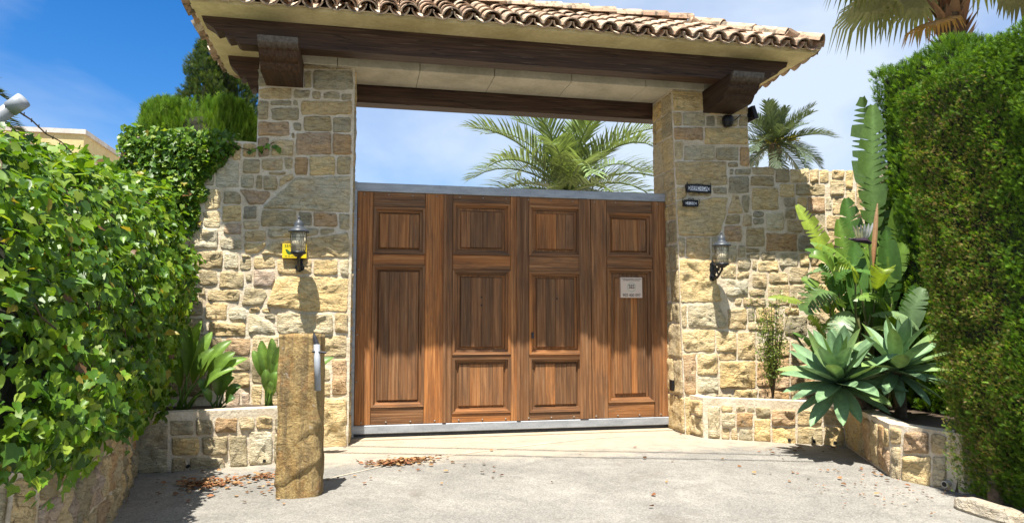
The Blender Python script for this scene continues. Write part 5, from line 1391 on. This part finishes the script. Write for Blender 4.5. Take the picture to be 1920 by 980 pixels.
# --- fan palm above the right hedge
fp = thing('fan_palm', (9.1, 1.4, -0.05), 'shaggy fan palm with drooping fronds above the cypress hedge', 'palm tree', 'palm trees')
m = MB(); m.tube([(9.1, 1.4, -0.05), (9.1, 1.4, 5.0), (9.1, 1.4, 6.4)], [0.20, 0.20, 0.17], 12); m.build('trunk', M['bark'], fp)
SH = np.array([(0.16, 0.09, 0.05), (0.11, 0.06, 0.035), (0.21, 0.13, 0.07)])
for k in range(54):
    a = k * 2.4; zz = 4.7 + 1.6 * k / 54; d = np.array([math.cos(a), math.sin(a), 0]); s_ = np.array([-math.sin(a), math.cos(a), 0]); p = np.array([9.1, 1.4, zz]) + d * 0.15
    V = [p - s_ * 0.10, p + s_ * 0.10, p + d * 0.13 + s_ * 0.05 + np.array([0, 0, 0.20]), p + d * 0.13 - s_ * 0.05 + np.array([0, 0, 0.20]), p + d * 0.24 + np.array([0, 0, 0.36])]
    np_mesh('boot', np.array(V), np.array([(0, 1, 2), (0, 2, 3), (3, 2, 4)]), M['dry'], fp, tint=np.tile(SH[k % 3], (5, 1)))
def fan_leaf(root, c, az, el, Lp, Rf, tint, hang, name='fan_frond'):
    h = np.array([math.cos(az), math.sin(az), 0]); pts = [np.array(c, float)]; a = el
    for k in range(8): pts.append(pts[-1] + (h * math.cos(a) + np.array([0, 0, math.sin(a)])) * Lp / 8); a -= 0.06
    ax = h * math.cos(a) + np.array([0, 0, math.sin(a)]); side = np.array([-math.sin(az), math.cos(az), 0]); hub = pts[-1]; V = []; F = []; T = []
    nseg = 34
    for k in range(nseg):
        b = -1.9 + 3.8 * k / (nseg - 1); d = unit((ax * math.cos(b) + side * math.sin(b))[None])[0]; up = np.cross(ax, side)
        w = unit(np.cross(d, up)[None])[0] * Rf * 0.045; Lr = Rf * (0.75 + 0.25 * math.cos(b)) * rng.uniform(0.9, 1.08)
        q = [hub, hub + d * Lr * 0.45, hub + d * Lr * 0.78 + np.array([0, 0, -0.10 * hang]) * Lr, hub + d * Lr * 0.93 + np.array([rng.normal(0, 0.03), 0, -0.42 * hang]) * Lr]
        i0 = len(V); V += [q[0], q[1] - w, q[1] + w, q[2] - w * 0.75, q[2] + w * 0.75, q[3]]; F += [(i0, i0 + 2, i0 + 1), (i0 + 1, i0 + 2, i0 + 4), (i0 + 1, i0 + 4, i0 + 3), (i0 + 3, i0 + 4, i0 + 5)]
        T += [np.array(tint) * rng.uniform(0.8, 1.15)] * 6
    bt = MB().tube([tuple(p) for p in pts], 0.022, 5); b = len(V); V += [np.array(q) for q in bt.v]; T += [np.array((0.16, 0.15, 0.05))] * len(bt.v)
    for q in bt.f:
        for k in range(1, len(q) - 1): F.append((b + q[0], b + q[k], b + q[k + 1]))
    np_mesh(name, np.array(V), np.array(F), M['palm'], root, tint=np.array(T))
for k in range(20):
    az = k * 2.4 + 0.5; u = k / 20
    fan_leaf(fp, (9.1 + 0.1 * math.cos(az), 1.4 + 0.1 * math.sin(az), 6.60), az, 1.2 - 1.05 * u, 0.95, 0.95, np.array((0.16, 0.18, 0.055)) * (0.8 + 0.4 * rng.random()), 0.7 + 0.7 * u)
fan_leaf(fp, (8.95, 1.3, 6.30), 3.35, 0.42, 0.95, 0.95, (0.20, 0.20, 0.065), 0.8); fan_leaf(fp, (8.95, 1.2, 6.35), 3.75, 0.45, 0.95, 0.9, (0.18, 0.19, 0.06), 0.8)
fan_leaf(fp, (9.0, 1.2, 6.2), 5.9, 0.28, 1.0, 1.0, (0.14, 0.15, 0.05), 1.0); fan_leaf(fp, (8.9, 1.25, 5.75), 3.6, 0.05, 0.5, 0.60, (0.32, 0.17, 0.035), 1.1)
# --- broad blades: giant strelitzia, strap plants, agaves
def blade(b, t, nrm, Wd, sag=0.0, fold=0.25, prof=None, ns=12, rag=0.0, tA=(0.08, 0.16, 0.03), tB=None, cup=0.42):
    """leaf blade along a bowed midrib; rag > 0 tears the margins into strips"""
    b, t, nrm = np.array(b, float), np.array(t, float), unit(np.array(nrm, float)[None])[0]; tB = tA if tB is None else tB
    V = []; F = []; T = []; prof = prof or (lambda u: math.sin(math.pi * min(1, u * 0.93 + 0.05)) ** 0.62)
    us = np.linspace(0, 1, ns + 1); mids = [b + (t - b) * u + nrm * sag * 4 * u * (1 - u) for u in us]
    row = []
    for k, u in enumerate(us):
        tan = unit((mids[min(k + 1, ns)] - mids[max(k - 1, 0)])[None])[0]; side = unit(np.cross(tan, nrm)[None])[0]; up = unit(np.cross(side, tan)[None])[0]
        row.append((mids[k], tan, side, up, Wd * 0.5 * prof(u) + 0.001, np.array(tA) * (1 - u) + np.array(tB) * u))
    seg_l = np.linalg.norm(t - b) / ns
    for s in (1, -1):
        tear = [rag > 0 and rng.random() < 0.42 * rag and 1 < k < ns - 1 for k in range(ns + 1)]; dep = [rng.uniform(0.15, 0.6) for _ in range(ns + 1)]
        drop = rng.normal(0, 0.10 * rag, ns + 1); cur = 0.0
        for k in range(ns):
            if tear[k]: cur = drop[k]
            q = []
            for j, kk in ((0, k), (1, k + 1)):
                m_, tan, side, up, w, tt = row[kk]; g = 0.0
                if tear[kk]: g = seg_l * 0.40 * (1 if j == 0 else -1)
                sl = 0.35 if rag else 0.0                                   # strips sweep towards the tip
                i0 = len(V); V.append(m_); T.append(tt * 1.3)
                V.append(m_ + side * s * w * 0.5 + up * fold * w * cup + tan * (w * 0.5 * sl + g * 0.3)); T.append(tt)
                V.append(m_ + side * s * w + up * (fold + cur) * w + tan * (w * sl + g)); T.append(tt * 0.95); q.append(i0)
            a, c = q
            F += [(a, a + 1, c + 1), (a, c + 1, c), (a + 1, a + 2, c + 2), (a + 1, c + 2, c + 1)] if s > 0 else [(a, c + 1, a + 1), (a, c, c + 1), (a + 1, c + 2, a + 2), (a + 1, c + 1, c + 2)]
    return V, F, T
def part_blade(root, name, mat, V, F, T, stalk=None, sr=0.014, scol=(0.10, 0.15, 0.04)):
    V, F, T = list(V), list(F), list(T)
    if stalk is not None:
        bt = MB().tube([tuple(p) for p in stalk], [sr * (1.2 - 0.5 * k / (len(stalk) - 1)) for k in range(len(stalk))], 6); b = len(V); V += [np.array(q) for q in bt.v]; T += [np.array(scol)] * len(bt.v)
        for q in bt.f:
            for k in range(1, len(q) - 1): F.append((b + q[0], b + q[k], b + q[k + 1]))
    V, T, F = np.array(V), np.array(T), np.array(F)
    _, keep, inv = np.unique(np.round(V, 5), axis=0, return_index=True, return_inverse=True)
    F = inv.ravel()[F]; F = F[(F[:, 0] != F[:, 1]) & (F[:, 1] != F[:, 2]) & (F[:, 0] != F[:, 2])]
    return np_mesh(name, V[keep], F, mat, root, tint=T[keep], smooth=True)
def stalk_pts(a, b, bow):
    a, b = np.array(a, float), np.array(b, float); return [a + (b - a) * u + np.array([bow * (u - u * u) * 2 * (1 if b[0] < a[0] else -1) * -0.5, 0, 0.12 * (u - u * u)]) for u in np.linspace(0, 1, 6)]
st_ = thing('giant_strelitzia', (5.12, -1.4, 0.3), 'clump of tall torn banana-like leaves with a white flower beside the wall', 'plant')
G1, G2, G3, G4 = (0.075, 0.165, 0.032), (0.135, 0.235, 0.035), (0.25, 0.34, 0.04), (0.17, 0.26, 0.115)
SB = np.array([5.12, -1.42, 0.30])
for b, t, nr, wd, sg, fd, rg, ta in (
    ((5.36, -1.32, 2.0), (5.44, -1.32, 3.50), (-0.55, -0.8, 0.1), 0.29, 0.03, 0.55, 1.3, (0.105, 0.185, 0.045)), ((5.52, -1.15, 2.35), (5.50, -1.10, 3.66), (-0.95, -0.25, 0.1), 0.32, -0.05, 0.6, 0.8, (0.09, 0.16, 0.05)),
    ((5.16, -1.10, 1.62), (4.76, -0.92, 2.46), (-0.45, -0.75, 0.35), 0.19, 0.06, 0.3, 0.9, G3), ((5.08, -1.42, 1.26), (5.14, -1.34, 2.0), (-0.3, -0.95, 0), 0.23, 0.0, 0.3, 0.2, G1),
    ((5.24, -1.34, 1.36), (5.36, -1.28, 2.20), (-0.2, -0.95, 0.1), 0.25, 0.03, 0.25, 0.7, G2), ((5.40, -1.30, 1.3), (5.56, -1.2, 2.1), (-0.5, -0.85, 0.1), 0.28, 0.02, 0.25, 0.6, G1),
    ((5.0, -1.30, 1.34), (4.52, -1.34, 1.30), (0.0, -0.40, 0.92), 0.50, 0.20, -0.25, 2.4, (0.09, 0.16, 0.045)), ((4.92, -1.5, 1.30), (4.62, -1.66, 0.92), (-0.35, -0.6, 0.7), 0.24, 0.10, -0.2, 1.0, G4),
    ((5.08, -1.62, 1.26), (5.42, -1.86, 1.12), (0.1, -0.5, 0.85), 0.26, 0.10, -0.25, 1.0, G4), ((5.05, -1.60, 1.12), (5.28, -1.82, 1.06), (0.0, -0.35, 0.93), 0.20, 0.06, -0.2, 0.6, (0.22, 0.30, 0.09)),
    ((4.58, -1.05, 1.08), (4.76, -1.30, 0.70), (0.2, -0.5, 0.8), 0.16, 0.09, -0.2, 0.6, G1), ((4.80, -1.0, 1.36), (4.36, -0.96, 1.44), (0.0, -0.6, 0.8), 0.14, 0.05, -0.2, 1.0, (0.19, 0.25, 0.04)),
    ((5.20, -1.15, 1.45), (4.98, -1.05, 2.02), (-0.2, -0.9, 0.3), 0.20, 0.05, 0.2, 1.2, G2), ((5.30, -1.5, 1.5), (5.50, -1.62, 1.98), (-0.4, -0.9, 0.1), 0.22, 0.03, 0.2, 0.8, G2), ((5.35, -1.1, 1.2), (5.60, -1.0, 1.75), (-0.3, -0.9, 0.2), 0.26, 0.03, 0.2, 0.6, G1),
    ((5.22, -1.5, 1.0), (5.06, -1.56, 1.52), (-0.2, -0.95, 0.1), 0.17, 0.02, 0.2, 0.8, G1), ((5.32, -1.45, 1.05), (5.30, -1.52, 1.60), (-0.4, -0.9, 0.1), 0.20, 0.02, 0.2, 0.9, G2), ((5.45, -1.6, 1.0), (5.54, -1.7, 1.55), (-0.6, -0.75, 0.1), 0.2, 0.02, 0.2, 0.9, G1),
    ((5.1, -1.25, 1.3), (4.86, -1.15, 1.80), (-0.3, -0.9, 0.3), 0.17, 0.05, 0.2, 1.3, G1), ((4.95, -1.3, 1.05), (4.70, -1.38, 1.10), (-0.1, -0.6, 0.8), 0.2, 0.08, -0.3, 1.2, G2), ((5.0, -1.45, 0.9), (4.84, -1.6, 1.22), (-0.3, -0.8, 0.4), 0.15, 0.04, 0.1, 1.0, G4), ((5.5, -1.3, 1.7), (5.62, -1.25, 2.35), (-0.7, -0.7, 0.1), 0.2, 0.02, 0.25, 0.6, G1),
    ((5.0, -1.2, 1.2), (4.72, -1.05, 1.66), (-0.2, -0.8, 0.5), 0.20, 0.05, 0.1, 1.2, G2), ((4.9, -1.15, 1.0), (4.66, -1.2, 1.24), (-0.2, -0.7, 0.6), 0.16, 0.05, 0.1, 1.0, (0.17, 0.24, 0.04))):
    bs = SB + np.array([rng.uniform(-0.16, 0.22), rng.uniform(-0.12, 0.15), 0])
    part_blade(st_, 'leaf', M['strel'], *blade(b, t, nr, wd, sg, fd, rag=rg, ns=22, tA=ta), stalk=stalk_pts(bs, b, 0.1), sr=0.017, scol=(0.13, 0.14, 0.045))
for k in range(24):                                                 # filler leaves of the dense clump
    u = rng.random(); bx, by, bz = rng.uniform(4.85, 5.55), rng.uniform(-1.65, -1.0), rng.uniform(0.85, 1.6); az = rng.uniform(2.3, 5.6) if k % 3 else rng.uniform(0, 6.28); el = rng.uniform(0.15, 1.35); L = rng.uniform(0.40, 0.75)
    d = np.array([math.cos(az) * math.cos(el), math.sin(az) * math.cos(el) * 0.6, math.sin(el)]); b = np.array([bx, by, bz])
    nr = np.array([-d[0] * math.tan(min(el, 1.2)) * 0.4 + rng.normal(0, 0.3), -0.75, 0.35 + 0.6 * math.cos(el)])
    part_blade(st_, 'leaf', M['strel'], *blade(b, b + d * L, nr, rng.uniform(0.15, 0.24), 0.04 + 0.10 * math.cos(el), rng.uniform(-0.2, 0.5), rag=rng.uniform(0.3, 1.6), ns=20, tA=np.array((G1, G1, G2, G2, G4, G3)[k % 6]) * rng.uniform(0.75, 1.15)), stalk=stalk_pts(SB + np.array([rng.uniform(-0.2, 0.35), rng.uniform(-0.15, 0.2), 0]), b, 0.1), sr=0.014, scol=(0.12, 0.135, 0.045))
for b, t, wd, ta in (((5.48, -1.30, 1.6), (5.44, -1.28, 2.75), 0.26, G1), ((5.30, -1.15, 1.7), (5.24, -1.10, 2.52), 0.24, G1), ((5.55, -1.45, 1.5), (5.56, -1.50, 2.45), 0.26, G2), ((5.40, -1.5, 1.3), (5.33, -1.58, 2.12), 0.22, G1), ((5.2, -1.2, 1.5), (5.10, -1.15, 2.28), 0.2, G2)):
    part_blade(st_, 'leaf', M['strel'], *blade(b, t, (-0.45, -0.85, 0.1), wd, 0.03, 0.45, rag=0.9, ns=22, tA=np.array(ta) * rng.uniform(0.75, 1.0)), stalk=stalk_pts(SB + np.array([rng.uniform(-0.1, 0.35), rng.uniform(-0.1, 0.15), 0]), b, 0.1), sr=0.016, scol=(0.11, 0.13, 0.045))
fw = (5.14, -1.46, 2.05)
MB().tube([tuple(SB + np.array([0.1, 0, 0])), (5.25, -1.46, 1.5), (5.22, -1.46, 2.02)], [0.016, 0.014, 0.012], 6).build('flower_stalk', M['stem'], st_)
fo = MB().tube([(5.24, -1.45, 2.0), (5.16, -1.47, 2.02), (5.05, -1.49, 2.02), (4.95, -1.50, 2.03)], [0.02, 0.03, 0.022, 0.003], 8).build('flower_boat', plain('purple_spathe', (0.05, 0.03, 0.05), 0.5), st_)
for k in range(6):
    part_blade(st_, 'petal', M['strel'], *blade((5.18 - 0.02 * k, -1.47, 2.03), (5.24 - 0.055 * k, -1.50 - 0.01 * k, 2.20 - 0.008 * k), (-0.3, -0.9, 0), 0.03, 0.01, 0.2, ns=5, tA=(0.42, 0.42, 0.45)))
V, F, T = blade((5.30, -1.40, 1.75), (5.37, -1.42, 2.42), (-0.8, -0.5, 0), 0.05, 0.0, 0.4, ns=6, tA=(0.30, 0.14, 0.06), tB=(0.40, 0.26, 0.14)); part_blade(st_, 'dry_sheath', M['dry'], V, F, T)
def strap_plant(base, tips, label, wd, root_name='strap_leaf_plant', tint=G1, split=0.42):
    t = thing(root_name, base, label, 'plant', 'strap-leaved plants in the left planter')
    for (x, y, z, w) in tips:
        b0 = np.array(base) + np.array([rng.uniform(-0.05, 0.05), rng.uniform(-0.05, 0.05), 0]); tip = np.array([x, y, z]); mid = b0 + (tip - b0) * split + np.array([0, 0, 0.10 * np.linalg.norm(tip[:2] - b0[:2])])
        d = tip - b0; nr = np.array([-d[0] * 0.5 + rng.normal(0, 0.15), -0.8, 0.55])
        part_blade(t, 'leaf', M['strel'], *blade(mid, tip, nr, w * wd, 0.03 + 0.08 * abs(d[0]), 0.32, ns=12, tA=np.array(tint) * rng.uniform(0.8, 1.3), prof=lambda u: math.sin(math.pi * (u * 0.97 + 0.015)) ** 0.75), stalk=[b0, b0 + (mid - b0) * 0.5 + np.array([0, 0, 0.02]), mid], sr=0.010, scol=np.array(tint) * 1.1)
    return t
strap_plant((-1.46, -0.95, 0.37), [(-1.40, -1.05, 1.16, 1), (-1.30, -1.0, 1.20, 1), (-1.22, -0.95, 1.10, 0.9), (-1.05, -0.95, 1.02, 1), (-0.90, -1.0, 0.86, 0.9), (-1.0, -1.05, 0.92, 1), (-0.98, -1.1, 0.78, 0.8), (-1.55, -1.0, 1.0, 0.9), (-1.18, -1.05, 0.95, 1), (-1.45, -1.1, 0.9, 0.8)], 'large strap-leaved plant against the shaded stone wall in the planter', 0.125, tint=(0.125, 0.22, 0.032))
strap_plant((-1.17, -0.95, 0.36), [(-1.0, -1.05, 0.70, 1), (-0.95, -1.0, 0.62, 1), (-1.3, -1.05, 0.68, 0.9), (-1.12, -1.1, 0.74, 0.9), (-1.25, -1.1, 0.60, 0.8), (-0.98, -1.1, 0.52, 0.9), (-1.05, -0.9, 0.78, 0.9)], 'short dark strap-leaved plant in the middle of the planter', 0.10, tint=(0.065, 0.135, 0.03))
strap_plant((-0.70, -0.92, 0.36), [(-0.86, -0.95, 0.93, 1), (-0.79, -0.95, 1.02, 1), (-0.70, -0.93, 1.04, 1), (-0.60, -0.95, 0.98, 1), (-0.74, -1.0, 0.76, 0.9), (-0.64, -1.0, 0.74, 1), (-0.68, -1.0, 0.66, 0.9), (-0.58, -0.98, 0.85, 0.8)], 'slim upright strap-leaved plant in the planter beside the standing stone', 0.095, tint=(0.12, 0.21, 0.035), split=0.5)
strap_plant((-0.50, -0.90, 0.36), [(-0.14, -0.95, 0.86, 1.0), (-0.24, -0.95, 0.98, 0.7), (-0.30, -0.9, 0.80, 0.9), (-0.45, -0.9, 0.9, 0.8)], 'strap-leaved plant half hidden behind the standing stone', 0.11, tint=(0.12, 0.20, 0.05), split=0.5)
def agave(c, base, n, Lf, label, tilt, seed):
    t = thing('agave', base, label, 'agave', 'agaves in the right planter'); c = np.array(c, float)
    MB().tube([tuple(base), tuple((np.array(base) + c) / 2 + np.array([0.02, 0, 0])), tuple(c)], [0.055, 0.05, 0.045], 10).build('stem', M['bark'], t)
    ax = unit(np.array(tilt, float)[None])[0]; q = Vector((0, 0, 1)).rotation_difference(Vector(ax)).to_matrix(); pr = lambda u: (0.55 + 0.95 * u - 0.2 * u * u) * (1 - u ** 3.2) ** 0.85
    for k in range(n):
        u = (k + 0.5) / n; az = k * 2.39996 + seed; el = R(84 - 112 * u ** 0.85) + rng.normal(0, 0.07)
        d = np.array(q @ Vector((math.cos(az) * math.cos(el), math.sin(az) * math.cos(el), math.sin(el)))); L = Lf * (0.68 + 0.36 * math.sin(math.pi * min(1, 0.2 + u * 0.75))) * rng.uniform(0.9, 1.08)
        upv = np.array(q @ Vector((-math.cos(az) * math.sin(el), -math.sin(az) * math.sin(el), math.cos(el))))
        b = c + d * 0.02 - ax * 0.05 * u; tip = b + d * L + np.array([0, 0, -0.06 * L * u])
        ta = np.array((0.150, 0.245, 0.125)) * rng.uniform(0.7, 1.25); tb = np.array((0.165, 0.275, 0.130)) if rng.random() < 0.75 else np.array((0.20, 0.30, 0.08))
        V, F, T = blade(b, tip, upv, 0.150 * L / 0.5 * rng.uniform(0.85, 1.1), -0.025 * L + 0.07 * L * u + rng.normal(0, 0.03) * L, 0.42, ns=12, tA=ta, tB=tb, prof=pr)
        part_blade(t, 'leaf', M['agave'], V, F, T)
    return t
agave((4.44, -1.98, 0.64), (4.86, -1.85, 0.30), 46, 0.54, 'larger grey-green agave leaning out over the planter edge', (-0.28, -0.30, 0.9), 0.3)
agave((4.93, -2.12, 0.76), (5.02, -2.05, 0.30), 36, 0.52, 'agave rosette tucked against the cypress hedge', (0.02, -0.22, 0.95), 1.9)
sh = thing('wispy_shrub', (4.50, -0.78, 0.3), 'wispy small-leaved shrub growing against the sunny stone wall', 'shrub')
V0 = np.array([(0, 0, 0), (0.28, 0.45, 0.06), (0, 1, 0), (-0.28, 0.45, 0.06)]); F0 = np.array([(0, 1, 2), (0, 2, 3)])
m = MB(); PP = []
for k in range(26):
    a = rng.uniform(0, 6.28); r = rng.uniform(0.05, 0.36); top = np.array([4.50 + r * math.cos(a), -0.80 + r * 0.45 * math.sin(a), rng.uniform(0.95, 1.52)]); b0 = np.array([4.50, -0.76, 0.3])
    pts = [b0 + (top - b0) * np.array([u ** 1.6, u, u]) for u in np.linspace(0, 1, 6)]; m.tube([tuple(p) for p in pts], [0.006, 0.005, 0.004, 0.003, 0.003, 0.002], 4)
    for q in range(95): u = rng.uniform(0.35, 1.0); PP.append(b0 + (top - b0) * np.array([u ** 1.6, u, u]) + rng.normal(0, 0.045, 3))
m.build('stems', M['twig'], sh); PP = np.array(PP); n = len(PP)
Vv, Ff = scatter(V0, F0, frames(rng.normal(0, 1, (n, 3)), rng.normal(0, 1, (n, 3)), np.zeros(n)) * rng.uniform(0.018, 0.034, n)[:, None, None], PP)
np_mesh('foliage', Vv, Ff, M['ivy'], sh, tint=np.repeat(np.array([(0.16, 0.23, 0.04), (0.23, 0.29, 0.06), (0.11, 0.17, 0.03)])[rng.integers(0, 3, n)], 4, 0), kind='stuff')
# --- neighbour's house, tube and dry twig on the left
hs = thing('neighbour_house', (-8.5, 13.0, -0.05), 'pale yellow house with flat parapet roof and tiled eaves beyond the ivy', 'house')
hx = -6.89
MB().box(-9.4, hx, 12.0, 24.0, -0.05, 5.90).build('wall', M['house'], hs)
MB().box(-9.45, hx + 0.05, 11.95, 24.05, 5.902, 6.02).build('parapet_trim', M['trim'], hs)
MB().box(-14.0, -9.402, 11.4, 22.0, -0.05, 5.45).build('wall', M['house'], hs)
MB().prism([(-14.2, 5.452), (-7.9, 5.452), (-7.9, 5.52), (-14.2, 6.4)], 'y', 11.2, 11.9).build('roof', M['tile'], hs)
rl = MB()
hm = barrel(0.11, 0.10, 0.5, 0.02)
for k in range(28):
    o = bpy.data.objects.new('eave_tile', hm); link(o, hs); o.location = Vector((-13.4 + k * 0.2, 11.05, 5.62 - 0.004 * k)) - hs.location; o.rotation_euler = (0.35, 0, 0)
for k in range(22):
    o = bpy.data.objects.new('eave_tile', hm); link(o, hs); o.location = Vector((hx + 0.42, 12.2 + k * 0.24, 5.05)) - hs.location; o.rotation_euler = (0.3, 0, R(90))
MB().box(hx + 0.002, hx + 0.30, 12.0, 18.0, 4.85, 4.98).build('side_eave', M['trim'], hs)
MB().tube([(hx, 17.3, 5.35), (hx + 0.05, 17.3, 5.35)], 0.12, 10).build('vent', M['trim'], hs)
gp = thing('grey_tube', (-1.8, -4.0, 2.13), 'grey painted steel tube end sticking out above the ivy', 'tube')
MB().tube([(-2.35, -3.85, 1.72), (-1.61, -4.0, 2.272)], 0.034, 16).build('tube', M['pipe'], gp, smooth=True)
MB().tube([(-1.622, -3.998, 2.263), (-1.560, -4.010, 2.309)], 0.0385, 16).build('end_cap', M['pipe'], gp, smooth=True)
dt = thing('dry_twig', (-1.55, -3.9, 2.2), 'thin dry ivy twig hanging from the grey tube', 'twig')
MB().tube([(-1.60, -3.98, 2.26), (-1.565, -3.9, 2.235), (-1.535, -3.8, 2.19), (-1.50, -3.7, 2.175), (-1.47, -3.62, 2.13)], [0.005, 0.004, 0.004, 0.0035, 0.003], 5).build('stem', M['twig'], dt)
for k in range(7): MB().tube([(-1.585 + 0.017 * k, -3.94 + 0.045 * k, 2.245 - 0.018 * k), (-1.58 + 0.017 * k, -3.95 + 0.045 * k, 2.262 - 0.018 * k)], [0.004, 0.002], 4).build('bud', M['twig'], dt)
